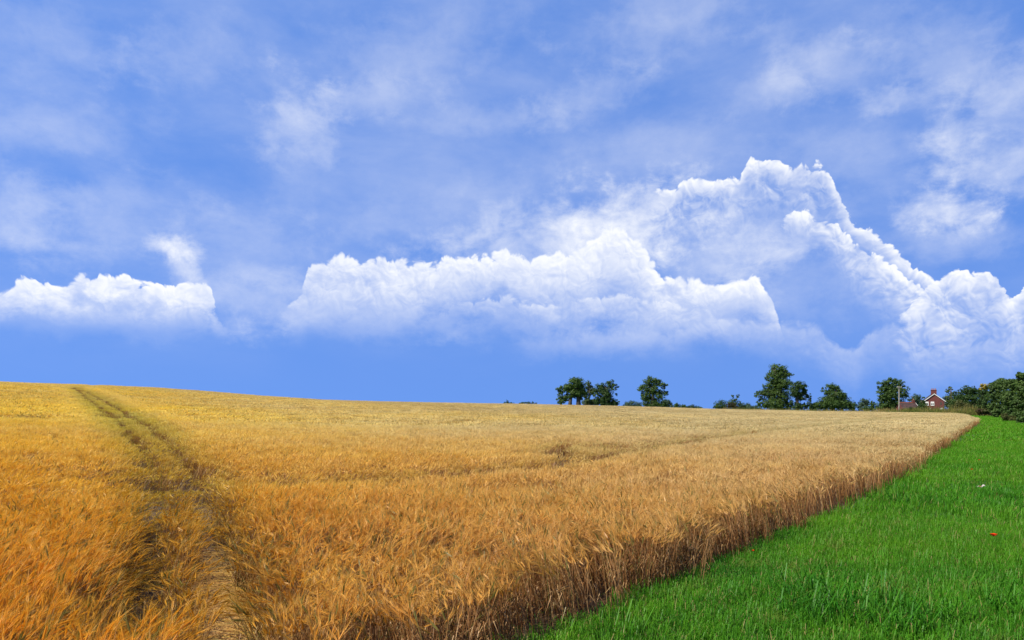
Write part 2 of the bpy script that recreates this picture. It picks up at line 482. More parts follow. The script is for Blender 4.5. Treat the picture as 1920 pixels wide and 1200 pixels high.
    M['white'] = solid('white_paint', (0.62, 0.61, 0.58), 0.5, 0.05, 2.0)
    M['glass'] = solid('window_glass', (0.03, 0.035, 0.045), 0.08, 0.1, 1.0)
    M['pot'] = solid('terracotta', (0.30, 0.12, 0.07), 0.85, 0.15, 4.0)
    M['poletimber'] = solid('weathered_timber', (0.30, 0.27, 0.23), 0.9, 0.25, 3.0)
    M['darktimber'] = solid('dark_timber', (0.05, 0.04, 0.03), 0.9, 0.25, 3.0)
    M['ceramic'] = solid('white_ceramic', (0.6, 0.6, 0.58), 0.3, 0.05)
    M['grey_metal'] = solid('grey_metal', (0.25, 0.26, 0.27), 0.5, 0.1)
    m, nt, out = new_mat('poppy_petal'); M['poppy'] = m
    tc = nt.nodes.new('ShaderNodeTexCoord')
    thin(nt, out, rgbmix(noise(E(tc.outputs['Object']), 20, 2), (0.70, 0.030, 0.008), (0.80, 0.07, 0.015)), 0.35)
    M['poppyheart'] = solid('poppy_heart', (0.02, 0.02, 0.02), 0.8)
    M['stem'] = solid('flower_stem', (0.06, 0.14, 0.03), 0.8)
    M['paper'] = solid('wrapper_white', (0.40, 0.35, 0.32), 0.45, 0.06, 6.0)
    M['redprint'] = solid('wrapper_red', (0.45, 0.10, 0.06), 0.45, 0.15, 6.0)


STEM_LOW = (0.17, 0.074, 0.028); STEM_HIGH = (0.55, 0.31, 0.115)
HEAD_PALE = (0.66, 0.46, 0.22); HEAD_GOLD = (0.96, 0.55, 0.055)
make_materials()

# ------------------------------------------------------------------ terrain
CREST_PX = np.array([-700, 0, 150, 300, 480, 600, 700, 960, 1150, 1340, 1500, 1700, 1800, 1920, 2600], float)
CREST_Y = np.array([716, 717, 722, 728, 742, 750, 753, 757.5, 762, 768, 770.5, 773.5, 776, 777, 778], float)
CREST_R = np.array([150, 150, 155, 160, 170, 180, 190, 205, 220, 235, 240, 215, 200, 205, 210], float)
CROP_H = 0.62


def crest(th):
    thc = np.clip(th, -0.95, 0.95)
    px = 960 + F * np.tan(thc)
    e = (HOR - np.interp(px, CREST_PX, CREST_Y)) / F * np.cos(thc)
    rc = np.interp(px, CREST_PX, CREST_R)
    back = np.clip((np.pi - np.abs(th)) / (np.pi - 0.95), 0, 1)
    back = back * back * (3 - 2 * back)
    return rc, e * back


def ground(x, y):
    x = np.asarray(x, float); y = np.asarray(y, float)
    r = np.hypot(x, y) + 1e-6; th = np.arctan2(x, y)
    rc, e = crest(th)
    zc = EYE + rc * e - CROP_H
    k = np.clip(rc * e / zc, -0.2, 1.0)
    t = np.minimum(r / rc, 1.0)
    z = zc * ((3 - k) * t * t + (k - 2) * t ** 3)
    dr = np.maximum(r - rc, 0)
    d1 = np.minimum(dr, 260.0)
    z = z + e * d1 - 0.00010 * d1 * d1 + (e - 0.052) * 0.25 * (dr - d1)
    far = np.clip((r - 900) / 2200, 0, 1)
    z = z * (1 - far) + (-9.0) * far
    und = 0.05 * np.sin(x * 0.21 + 1.3) * np.sin(y * 0.17) + 0.09 * np.sin(x * 0.06 - y * 0.045 + 2.0)
    return z + und * np.clip((r - 6) / 20, 0, 1) * np.clip(t, 0, 1)


def g1(x, y): return float(ground(np.array([x]), np.array([y]))[0])


def hit(px, py, h=0.0):
    """where the sight line through a picture point meets the ground raised by h"""
    dx = (px - 960) / F; dz = (HOR - py) / F
    ys = np.concatenate([np.linspace(2.0, 60, 1500), np.linspace(60, 320, 1500)])
    d = EYE + dz * ys - (ground(dx * ys, ys) + h)
    i = np.argmax(d < 0) if (d < 0).any() else len(ys) - 1
    return dx * ys[i], ys[i]


# edge of the crop along the grass, as x for each y
EDGE = [hit(px, py) for px, py in ((1050, 1200), (1236, 1118), (1434, 1026), (1567, 965), (1671, 913), (1760, 851), (1829, 798))]
d0 = np.array(EDGE[1]) - np.array(EDGE[0]); d0 /= np.linalg.norm(d0)
EDGE = [tuple(np.array(EDGE[0]) - d0 * t) for t in (40.0, 12.0, 5.0)] + EDGE
ye = EDGE[-1][1]
EDGE += [(873 / F * (ye + 8), ye + 8), (862 / F * (ye + 26), ye + 26), (850 / F * (ye + 60), ye + 60), (820 / F * (ye + 140), ye + 140)]
EX = np.array([p[0] for p in EDGE]); EY = np.array([p[1] for p in EDGE])


def edge_x(y):
    return np.interp(y, EY, EX) + 0.18 * np.sin(y * 0.9) * np.clip((np.asarray(y) - 4) / 30, 0.15, 1) + 0.07 * np.sin(y * 3.7 + 1) + 0.05 * np.sin(y * 9.1)


def in_crop(x, y):
    r = np.hypot(x, y); rc, _ = crest(np.arctan2(x, y))
    lim = np.where(np.arctan2(x, y) > 0.28, rc + 3, rc + 30)
    return (x < edge_x(y)) & (r < lim)


def polyline_dist(x, y, pts):
    best = np.full(np.shape(x), 1e9)
    for (x0, y0), (x1, y1) in zip(pts[:-1], pts[1:]):
        L2 = (x1 - x0) ** 2 + (y1 - y0) ** 2 + 1e-9
        t = np.clip(((x - x0) * (x1 - x0) + (y - y0) * (y1 - y0)) / L2, 0, 1)
        best = np.minimum(best, np.hypot(x - x0 - t * (x1 - x0), y - y0 - t * (y1 - y0)))
    return best


# the wheel tracks: right wheel at the left of the picture, then its mate 1.7 m to the left
TR_PX = [(418, 1198, 0), (408, 1100, 0), (388, 990, .3), (362, 905, .4), (325, 850, .45), (275, 800, .5), (210, 762, .5), (160, 735, .5), (136, 727, .55)]
TRACK_R = [hit(a, b, c) for a, b, c in TR_PX]
v0 = np.array(TRACK_R[0]) - np.array(TRACK_R[1]); v0 /= np.linalg.norm(v0)
TRACK_R = [tuple(np.array(TRACK_R[0]) + v0 * 6)] + TRACK_R
TRACK_R.append(tuple(np.array(hit(185, 722.5, .6)) + np.array((3, 8))))


def offset_line(pts, d):
    out = []
    for i, p in enumerate(pts):
        a = np.array(pts[max(i - 1, 0)]); b = np.array(pts[min(i + 1, len(pts) - 1)])
        t = (b - a) / np.linalg.norm(b - a)
        out.append((p[0] - t[1] * d, p[1] + t[0] * d))
    return out


TRACK_L = [hit(a, b, c) for a, b, c in ((235, 1198, .4), (262, 1090, .4), (282, 980, .45), (285, 905, .5), (262, 840, .5), (212, 782, .55), (150, 737, .55), (133, 726, .55))]
TRACK_L.append(tuple(np.array(hit(168, 722.5, .6)) + np.array((3, 8))))
SIDE_A = [hit(a, b, .55) for a, b in ((1740, 779), (1690, 783), (1560, 797), (1420, 811), (1300, 826), (1180, 845), (1100, 862), (980, 880), (860, 889), (700, 898), (560, 908))]
SIDE_B = [hit(a, b, .55) for a, b in ((1660, 784), (1540, 792), (1400, 799), (1250, 805), (1100, 803))]
SIDE_C = [hit(a, b, .55) for a, b in ((1190, 838), (1150, 843), (1115, 836), (1075, 833), (1050, 838), (1040, 850), (1060, 856))]


def build_ground():
    ths = np.concatenate([np.linspace(-math.pi, -0.8, 40)[:-1], np.linspace(-0.8, 0.8, 150), np.linspace(0.8, math.pi, 40)[1:]])
    rs = np.concatenate([[0.0], np.geomspace(1.0, 6, 12), np.geomspace(6.5, 320, 150), np.geomspace(340, 7000, 30)])
    TH, RR = np.meshgrid(ths[:-1], rs[1:], indexing='ij')
    X = RR * np.sin(TH); Y = RR * np.cos(TH); Z = ground(X, Y)
    n, k = X.shape
    V = np.concatenate([[[0, 0, g1(0, 0)]], np.stack([X, Y, Z], -1).reshape(-1, 3)])
    Fc = []
    for i in range(n):
        j = (i + 1) % n
        Fc.append((0, 1 + j * k, 1 + i * k))
        for q in range(k - 1):
            Fc.append((1 + i * k + q, 1 + j * k + q, 1 + j * k + q + 1, 1 + i * k + q + 1))
    o = mesh_obj('ground', V, Fc, M['ground'], smooth_sh=True)
    turf = 1.0 - in_crop(V[:, 0] + 0.1, V[:, 1]).astype(float)
    a = o.data.attributes.new('turf', 'FLOAT', 'POINT'); a.data.foreach_set('value', turf)
    tag(o, kind='structure')


build_ground()


# ------------------------------------------------------------------ scattering (geometry nodes)
class Blades:
    """triangles and strips with the attributes part (0 foot..1 tip), shade and green"""
    def __init__(s): s.V = []; s.F = []; s.a = []
    def strip(s, pts, wid, side, part, shade, green=0.0):
        n = len(s.V); k = len(pts)
        for i, p in enumerate(pts):
            w = wid[i] / 2
            if w < 1e-6:
                s.V.append(tuple(p)); s.a.append((part[i], shade, green))
            else:
                s.V.append(tuple(p - side * w)); s.V.append(tuple(p + side * w))
                s.a += [(part[i], shade, green)] * 2
        q = n
        for i in range(k - 1):
            if wid[i + 1] < 1e-6: s.F.append((q, q + 1, q + 2)); q += 2
            else: s.F.append((q, q + 1, q + 3, q + 2)); q += 2


def scatter(name, protos, mat, P, rot, sc, idx, extra, label=None, parent=None):
    """ONE mesh object: prototypes and anchor points; geometry nodes set a copy of a prototype on every point"""
    V = []; Fc = []; part = []; shade = []; green = []; pid = []
    for k, b in enumerate(protos):
        n = len(V); V += b.V; Fc += [tuple(i + n for i in f) for f in b.F]
        part += [q[0] for q in b.a]; shade += [q[1] for q in b.a]; green += [q[2] for q in b.a]; pid += [k + 1] * len(b.V)
    n0 = len(V); N = len(P)
    me = bpy.data.meshes.new(name)
    me.from_pydata(V + [tuple(p) for p in P], [], Fc); me.materials.append(mat)
    z = np.zeros(N)
    def put(nm, typ, arr, key='value'):
        a = me.attributes.new(nm, typ, 'POINT'); a.data.foreach_set(key, np.ascontiguousarray(arr).ravel())
    put('part', 'FLOAT', np.concatenate([part, z])); put('shade', 'FLOAT', np.concatenate([shade, z])); put('green', 'FLOAT', np.concatenate([green, z]))
    put('pid', 'INT', np.concatenate([pid, z]).astype(np.int32))
    put('pick', 'INT', np.concatenate([np.full(n0, -1), idx]).astype(np.int32))
    put('turn', 'FLOAT_VECTOR', np.concatenate([np.zeros((n0, 3)), rot]).astype(np.float32), 'vector')
    put('size', 'FLOAT_VECTOR', np.concatenate([np.ones((n0, 3)), sc]).astype(np.float32), 'vector')
    for nm, arr in extra.items(): put(nm, 'FLOAT', np.concatenate([np.zeros(n0), arr]))
    o = bpy.data.objects.new(name, me); C.objects.link(o)
    if parent: o.parent = parent
    ng = bpy.data.node_groups.new(name + '_scatter', 'GeometryNodeTree')
    ng.interface.new_socket('Geometry', in_out='INPUT', socket_type='NodeSocketGeometry')
    ng.interface.new_socket('Geometry', in_out='OUTPUT', socket_type='NodeSocketGeometry')
    gi = ng.nodes.new('NodeGroupInput'); go = ng.nodes.new('NodeGroupOutput'); L = ng.links.new
    def named(nm, typ):
        q = ng.nodes.new('GeometryNodeInputNamedAttribute'); q.data_type = typ; q.inputs['Name'].default_value = nm
        return q.outputs['Attribute']
    def equals(sock, v):
        q = ng.nodes.new('FunctionNodeCompare'); q.data_type = 'INT'; q.operation = 'EQUAL'
        ins = [i for i in q.inputs if i.type == 'INT']; L(sock, ins[0]); ins[1].default_value = v
        return q.outputs[0]
    jn = ng.nodes.new('GeometryNodeJoinGeometry')
    pidn = named('pid', 'INT'); pick = named('pick', 'INT'); turn = named('turn', 'FLOAT_VECTOR'); size = named('size', 'FLOAT_VECTOR')
    sp0 = ng.nodes.new('GeometryNodeSeparateGeometry'); sp0.domain = 'POINT'
    L(gi.outputs[0], sp0.inputs[0]); L(equals(pidn, 0), sp0.inputs['Selection'])
    for k in range(len(protos)):
        sp = ng.nodes.new('GeometryNodeSeparateGeometry'); sp.domain = 'POINT'
        L(gi.outputs[0], sp.inputs[0]); L(equals(pidn, k + 1), sp.inputs['Selection'])
        ip = ng.nodes.new('GeometryNodeInstanceOnPoints')
        L(sp0.outputs[0], ip.inputs['Points']); L(equals(pick, k), ip.inputs['Selection'])
        L(sp.outputs[0], ip.inputs['Instance'])
        e2r = ng.nodes.new('FunctionNodeEulerToRotation'); L(turn, e2r.inputs[0]); L(e2r.outputs[0], ip.inputs['Rotation'])
        L(size, ip.inputs['Scale'])
        L(ip.outputs[0], jn.inputs[0])
    L(jn.outputs[0], go.inputs[0])
    md = o.modifiers.new('scatter', 'NODES'); md.node_group = ng
    o['kind'] = 'stuff'
    if label: o['label'] = label
    return o


def jitter_grid(x0, x1, y0, y1, step):
    xs = np.arange(x0, x1, step); ys = np.arange(y0, y1, step)
    X, Y = np.meshgrid(xs, ys); X = X.ravel(); Y = Y.ravel()
    return X + R.uniform(-.5, .5, X.size) * step, Y + R.uniform(-.5, .5, Y.size) * step


def view_cut(x, y, r0, r1, mar=0.12):
    r = np.hypot(x, y); th = np.arctan2(x, y)
    lim = 0.611 + mar
    ok = (np.abs(th) < lim)
    ok |= (np.abs(x) - np.maximum(y, 0) * 0.70 < 3.5) & (y > -1.5)
    return ok & (r >= r0) & (r < r1)


# ---- barley
def stalk(b, x, y, lod, rng, h0=0.60):
    h = h0 * rng.uniform(0.86, 1.08)
    sh = rng.random(); gr = 0.0
    a = rng.normal(0, 0.75); d = Vector((math.cos(a), math.sin(a), 0))          # leans mostly along +x of the clump
    lean = rng.uniform(0.04, 0.20)
    p0 = Vector((x, y, 0)); p1 = p0 + Vector((d.x * lean * .35, d.y * lean * .35, h * .55)); p2 = p0 + d * lean + Vector((0, 0, h))
    sa = rng.uniform(0, math.pi); side = Vector((math.cos(sa), math.sin(sa), 0))
    g = 0.9 if rng.random() < 0.07 else 0.0
    sw = {0: 0.0050, 1: 0.008, 2: 0.016}[lod]
    if lod < 2: b.strip([p0, p1, p2], [sw, sw, sw * .7], side, [0.0, .25, .45], sh, g)
    else: b.strip([p0 + Vector((0, 0, h * .35)), p2], [sw, sw * .6], side, [.2, .45], sh, g)
    if lod == 0:
        side2 = Vector((-side.y, side.x, 0))
        b.strip([p0, p1, p2], [sw, sw, sw * .7], side2, [0.0, .25, .45], sh, g)
        for q in range(2):
            if rng.random() < .7:                    # a dry leaf blade
                t = rng.uniform(.2, .8); la = rng.uniform(0, 6.28); ld = Vector((math.cos(la), math.sin(la), 0)); ll = rng.uniform(.10, .2)
                s0 = p0.lerp(p2, t); ls = Vector((-ld.y, ld.x, 0))
                b.strip([s0, s0 + ld * ll * .5 + Vector((0, 0, .05)), s0 + ld * ll + Vector((0, 0, -.05 * rng.random() - .02))],
                        [.005, .007, 0], ls, [.2, .3, .35], rng.random(), 0.7 if rng.random() < .12 else 0)
    nod = rng.uniform(0.2, 1.25) if lod < 2 else rng.uniform(.6, 1.4)   # how far the ear bends over
    ed = (d * math.sin(nod) + Vector((0, 0, math.cos(nod)))).normalized()
    e1 = p2 + ed * .085
    es = ed.cross(Vector((side.x, side.y, .3))).normalized(); et = ed.cross(es)
    if lod == 0:
        for s_ in (es, et):
            b.strip([p2, p2 + ed * .03, p2 + ed * .065, e1], [.004, .014, .013, .004], s_, [.5, .6, .62, .66], sh, g)
        for q in range(11):
            t = rng.uniform(.1, 1); base = p2.lerp(e1, t)
            ad = (ed + es * rng.normal(0, .22) + et * rng.normal(0, .22) + Vector((0, 0, -.08)) + d * .1).normalized()
            L = rng.uniform(.09, .15)
            b.strip([base, base + ad * L], [.0022, 0], ad.cross(Vector((rng.normal(), rng.normal(), rng.normal()))).normalized(), [.7, 1.0], sh * .7, g)
    elif lod == 1:
        b.strip([p2, p2 + ed * .05, e1], [.005, .019, .007], es, [.5, .6, .66], sh, g)
        for q in range(6):
            base = p2.lerp(e1, rng.uniform(.2, 1))
            ad = (ed + es * rng.normal(0, .22) + et * rng.normal(0, .22) + d * .1).normalized()
            b.strip([base, base + ad * rng.uniform(.1, .16)], [.006, 0], ad.cross(Vector((rng.normal(), rng.normal(), rng.normal()))).normalized(), [.7, 1.0], sh * .7, g)
    else:
        b.strip([p2, p2 + ed * .08, p2 + (ed + es * .1) * .20], [.012, .035, 0], es, [.55, .66, 1.0], sh, g)
        b.strip([p2, p2 + ed * .07, p2 + (ed - et * .12) * .2], [.012, .03, 0], et, [.55, .66, 1.0], sh, g)


def barley_protos(lod, n, count, rad, square=False):
    out = []
    for k in range(n):
        rng = np.random.default_rng(100 * lod + k + 11); b = Blades()
        for q in range(count):
            if square: x, y = rng.uniform(-rad, rad, 2)
            else:
                r = rad * math.sqrt(rng.random()); t = rng.uniform(0, 6.283); x, y = r * math.cos(t), r * math.sin(t)
            stalk(b, x, y, lod, rng)
        out.append(b)
    return out


def tracks(x, y):
    return np.minimum(polyline_dist(x, y, TRACK_R), polyline_dist(x, y, TRACK_L))


def side_marks(x, y):
    return np.minimum(np.minimum(polyline_dist(x, y, SIDE_A), polyline_dist(x, y, SIDE_B) + .15), polyline_dist(x, y, SIDE_C))


def wobble(x, y):
    return np.sin(x * .31 + 1.7) * np.sin(y * .27 + x * .11) + .6 * np.sin(x * .9 + y * .7) * np.sin(y * 1.1 - x * .4 + 2)


def gold_of(x, y):
    """how golden the straw is: the left of the field has ripened to a deeper gold than the right"""
    th = np.arctan2(x, np.maximum(y, 0.1)); r = np.hypot(x, y)
    return np.clip(0.45 - th * 0.9 - r * 0.0022 + 0.12 * wobble(x * .4, y * .4), 0, 1)


def r_of(x, y): return np.hypot(x, y)


def barley_points(x, y, lod):
    x, y = x.copy(), y.copy()
    n = x.size
    tr = tracks(x, y); sm = side_marks(x, y); r = np.hypot(x, y)
    trr = polyline_dist(x, y, TRACK_R)
    if lod == 0: keep = (trr > np.where(y < 9.5, .24, .17)) & ((tr > 0.15) | (R.random(n) < .35))
    elif lod == 1: keep = (tr > 0.27) | (R.random(n) < np.where((trr > .27) & (r_of(x, y) < 60), .45, np.where(r_of(x, y) < 26, .6, .10)))
    else: keep = tr > 0.5
    keep &= ~((wobble(x * 2.1 + 5, y * 2.1) > 1.05) & (R.random(n) < .6) & (lod < 2))
    keep &= ~((edge_x(y) - x < .5) & (np.sin(y * 5.3 + 2 * np.sin(y * 1.9)) > .55) & (R.random(n) < .6) & (lod < 2))
    keep &= (sm > 0.42) | (R.random(n) < 0.06)
    x, y, tr, sm, r = (a[keep] for a in (x, y, tr, sm, r)); n = x.size
    # lodged, sunken patches
    low = np.clip(wobble(x * .55 + 3, y * .55) - .75, 0, 1) * .35
    trf = np.clip(1 - tr / np.clip(.45 + r * .03, .6, 1.6), 0, 1); smf = np.clip(1 - sm / 1.5, 0, 1)
    hz = np.where(tr < .28, np.where(r < 26, .5, .42), 1) * (1 - low) * (1 - .22 * trf) * (1 - .22 * smf) * R.uniform(.92, 1.08, n)
    wid = R.uniform(.9, 1.1, n)
    wind = .5 + .9 * np.sin(x * .12 + y * .05) + .8 * wobble(x * .8, y * .8) * .6
    rot = np.zeros((n, 3))
    rot[:, 2] = wind + R.normal(0, .85, n) + np.where(R.random(n) < .15, math.pi, 0)
    tilt = .10 + .22 * low / .35
    rot[:, 0] = R.normal(0, .08, n); rot[:, 1] = np.abs(R.normal(0, 1, n)) * tilt * .6
    eg = (edge_x(y) - x < .8) & (lod < 2) & (R.random(n) < .75); rot[eg, 2] = R.normal(2.4, .8, eg.sum())
    eg = (edge_x(y) - x < .45) & (lod < 2) & (R.random(n) < .12)          # plants of the outer row lean out
    rot[eg, 0] += R.normal(0, .22, eg.sum()); rot[eg, 1] += R.normal(0, .22, eg.sum())
    P = np.stack([x, y, ground(x, y) - 0.01], -1)
    sc = np.stack([wid, wid, hz], -1)
    tone = np.clip(.95 * trf * np.clip(1.4 - r / 140, .3, 1) + .5 * smf + low * .6 + R.normal(0, .07, n), 0, 1)
    gold = gold_of(x, y) + R.normal(0, .06, n)
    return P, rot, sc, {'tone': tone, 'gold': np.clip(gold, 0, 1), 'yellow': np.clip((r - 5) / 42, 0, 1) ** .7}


def build_barley():
    sets = []
    R0, R1, R2 = 13.0, 46.0, 275.0
    x, y = jitter_grid(-14, 12, -2, R0, 0.20); k = view_cut(x, y, 0, R0) & in_crop(x, y) & (np.hypot(x, y) > 1.5); sets.append((x[k], y[k], 0))
    x, y = jitter_grid(-40, 40, 2, R1, 0.36); k = view_cut(x, y, R0, R1) & in_crop(x, y); sets.append((x[k], y[k], 1))
    # crop edge and wheel tracks keep fine clumps farther out
    x, y = jitter_grid(-130, 130, 20, R2, 0.42); k = view_cut(x, y, R1, R2, .03) & in_crop(x, y)
    x, y = x[k], y[k]
    near = (tracks(x, y) < 2.6) | (side_marks(x, y) < 2.2) | ((edge_x(y) - x < 2.0) & (y < 130))
    sets.append((x[near], y[near], 1))
    x, y = jitter_grid(-210, 160, 20, R2, 1.15); k = view_cut(x, y, R1, R2, .06) & in_crop(x + .8, y)
    x, y = x[k], y[k]
    near = (tracks(x, y) < 1.9) | (side_marks(x, y) < 1.5) | ((edge_x(y) - x < 1.2) & (y < 130))
    sets.append((x[~near], y[~near], 2))
    protos = barley_protos(0, 7, 16, 0.15) + barley_protos(1, 6, 24, 0.27) + barley_protos(2, 5, 110, 0.80, True)
    base = {0: (0, 7), 1: (7, 6), 2: (13, 5)}
    Ps = []; rots = []; scs = []; ids = []; ex = {'tone': [], 'gold': [], 'yellow': []}
    for x, y, lod in sets:
        P, rot, sc, e = barley_points(x, y, lod)
        b0, nb = base[lod]
        Ps.append(P); rots.append(rot); scs.append(sc); ids.append(b0 + R.integers(0, nb, len(P)))
        if lod == 2: rot[:, 0] *= .3; rot[:, 1] *= .3
        for q in ex: ex[q].append(e[q])
        print('barley', lod, len(P))
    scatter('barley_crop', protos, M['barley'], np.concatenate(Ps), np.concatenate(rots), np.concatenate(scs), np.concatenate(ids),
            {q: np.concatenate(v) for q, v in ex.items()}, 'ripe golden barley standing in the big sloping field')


build_barley()


def build_flat_straw():
    """trodden straw lying across the wheel track"""
    protos = []
    for k in range(6):
        rng = np.random.default_rng(900 + k); b = Blades()
        for q in range(26):
            a = rng.normal(0, .28); d = Vector((math.cos(a), math.sin(a), 0)); c = Vector((rng.normal(0, .07), rng.normal(0, .1), rng.uniform(.01, .05)))
            L = rng.uniform(.12, .3); s = Vector((-d.y, d.x, .25)).normalized()
            b.strip([c - d * L, c + Vector((0, 0, rng.uniform(0, .03))), c + d * L], [.004, .006, .003], s, [.3, .5, .62], rng.random(), 0.8 if rng.random() < .08 else 0)
        protos.append(b)
    pts = np.array(TRACK_R[:7]); P = []; rt = []
    for line in (TRACK_R[:7],):
        for (a, b_) in zip(line[:-1], line[1:]):
            a = np.array(a); b_ = np.array(b_); L = np.linalg.norm(b_ - a); t = (b_ - a) / L
            for q in range(int(L * 34)):
                p = a + t * R.uniform(0, L) + np.array([-t[1], t[0]]) * R.uniform(-.13, .13)
                if p[1] > 8.5 + R.normal(0, .8): continue
                P.append((p[0], p[1])); rt.append(math.atan2(t[0], -t[1]) * 0 + R.normal(0, .25))
    P = np.array(P); n = len(P)
    rot = np.zeros((n, 3)); rot[:, 2] = rt; rot[:, 0] = R.normal(0, .1, n)
    sc = np.ones((n, 3)) * R.uniform(.7, 1.1, (n, 1))
    scatter('trodden_straw', protos, M['barley'], np.stack([P[:, 0], P[:, 1], ground(P[:, 0], P[:, 1])], -1), rot, sc, R.integers(0, 6, n),
            {'tone': R.uniform(.1, .4, n), 'gold': R.uniform(.4, .8, n), 'yellow': np.full(n, .5)}, 'flattened dry straw lying across the wheel track')


build_flat_straw()


# ---- grass
def grass_protos(n, count, rad, hgt, wid, seg, square=False, seed=0, dry=.05):
    out = []
    for k in range(n):
        rng = np.random.default_rng(500 + seed + k); b = Blades()
        for q in range(count):
            if square: x, y = rng.uniform(-rad, rad, 2)
            else:
                r = rad * math.sqrt(rng.random()); t = rng.uniform(0, 6.283); x, y = r * math.cos(t), r * math.sin(t)
            h = hgt * (rng.uniform(.45, 1.1) if rng.random() < .9 else rng.uniform(1.2, 1.7)); a = rng.uniform(0, 6.283); d = Vector((math.cos(a), math.sin(a), 0)); bend = rng.uniform(.1, .9) * h
            p0 = Vector((x, y, 0)); s = Vector((-d.y, d.x, 0)); w = wid * rng.uniform(.7, 1.3); sh = rng.random(); g = .8 if rng.random() < dry else 0
            if seg == 3:
                b.strip([p0, p0 + d * bend * .15 + Vector((0, 0, h * .5)), p0 + d * bend * .5 + Vector((0, 0, h * .88)), p0 + d * bend + Vector((0, 0, h * (.95 - .35 * bend / h)))],
                        [w * .8, w, w * .8, 0], s, [0, .4, .8, 1], sh, g)
            else:
                b.strip([p0, p0 + d * bend * .3 + Vector((0, 0, h * .7)), p0 + d * bend + Vector((0, 0, h))], [w * .8, w, 0], s, [0, .6, 1], sh, g)
        out.append(b)
    return out


def build_grass():
    protos = (grass_protos(6, 84, .17, .14, .0052, 3, dry=.05) + grass_protos(5, 60, .34, .16, .011, 2, seed=50) + grass_protos(4, 110, .95, .17, .035, 2, True, seed=80)
              + grass_protos(3, 34, .16, .34, .010, 3, seed=120, dry=.02))
    base = [(0, 6), (6, 5), (11, 4), (15, 3)]
    Ps = []; ids = []; tones = []; scl = []
    def add(x, y, lod, hs=1.0):
        d = x - edge_x(y)
        keep = d > (-.10 if lod < 2 else .5)
        x, y = x[keep], y[keep]; n = x.size
        w = wobble(x * 1.3 + 7, y * 1.3)
        tone = np.clip((.30 + .24 * w + R.normal(0, .14, n)) * np.clip(1.15 - np.hypot(x, y) / 70, .25, 1), 0, 1)
        h = (1 + .2 * wobble(x * .9, y * .9 + 4)) * R.uniform(.85, 1.15, n) * hs
        b0, nb = base[lod]
        Ps.append(np.stack([x, y, ground(x, y) - .01], -1)); ids.append(b0 + R.integers(0, nb, n)); tones.append(tone)
        scl.append(np.stack([np.ones(n), np.ones(n), np.clip(h, .5, 1.8)], -1))
        print('grass', lod, n)
    x, y = jitter_grid(-8, 15, -2, 15, .155); k = view_cut(x, y, 0, 15, .1) & (np.hypot(x, y) > 1.0); add(x[k], y[k], 0)
    x, y = jitter_grid(0, 46, 4, 48, .34); k = view_cut(x, y, 15, 48, .1); add(x[k], y[k], 1)
    x, y = jitter_grid(5, 190, 15, 230, 1.2); k = view_cut(x, y, 48, 260, .08); add(x[k], y[k], 2)
    x, y = jitter_grid(-3, 70, 0, 90, 1.0); d = x - edge_x(y); k = view_cut(x, y, 0, 90, .08) & (d < .5 + R.random(x.size) * .6) & (d > -.35) & (R.random(x.size) < .9)
    x, y = x[k], y[k]; x = np.maximum(x, edge_x(y) + .05); add(x, y, 3, .8)
    # darker rank tufts
    tx = []; ty = []
    for px, py, n_, rr in ((1545, 1150, 20, .38), (1610, 1170, 16, .3), (1700, 1190, 10, .3), (1470, 915, 9, .9), (1790, 945, 12, .9), (1890, 1160, 6, .35)):
        cx, cy = hit(px, py)
        tx.append(cx + R.normal(0, rr, n_)); ty.append(cy + R.normal(0, rr, n_))
    add(np.concatenate(tx), np.concatenate(ty), 3, 1.0)
    tones[-1] = np.clip(tones[-1] + .35, 0, 1); scl[-1][:, 2] *= .75
    P = np.concatenate(Ps); n = len(P)
    rot = np.zeros((n, 3)); rot[:, 2] = R.uniform(0, 6.283, n)
    scatter('meadow_grass', protos, M['grass'], P, rot, np.concatenate(scl), np.concatenate(ids), {'tone': np.concatenate(tones)},
            'bright green grass of the strip beside the barley')
    # half-dry verge behind the far end of the crop
    vp = grass_protos(5, 46, .8, .85, .05, 2, seed=200, dry=.2)
    x, y = jitter_grid(60, 200, 120, 300, 1.3)
    rc, _ = crest(np.arctan2(x, y)); r = np.hypot(x, y)
    k = view_cut(x, y, 100, 330, .06) & (~in_crop(x, y)) & (r > rc + 4) & (r < rc + 36) & (np.arctan2(x, y) > .28)
    x, y = x[k], y[k]; n = x.size
    px = 960 + F * x / y
    tall = np.interp(px, [1340, 1600, 1690, 1760, 1830, 1900], [1.0, 1.1, 1.6, 2.0, 2.2, 1.2])
    rot = np.zeros((n, 3)); rot[:, 2] = R.uniform(0, 6.283, n)
    hh = tall * R.uniform(.7, 1.25, n)
    scatter('verge_grass', vp, M['verge'], np.stack([x, y, ground(x, y) - .02], -1), rot, np.stack([np.ones(n), np.ones(n), hh], -1),
            R.integers(0, 5, n), {'tone': np.zeros(n)}, 'tall half-dry grass behind the far end of the barley')
    print('verge', n)


build_grass()


# ------------------------------------------------------------------ trees
def at(px, Y): return (px - 960) / F * Y
def hz(py, Y): return EYE + (HOR - py) / F * Y


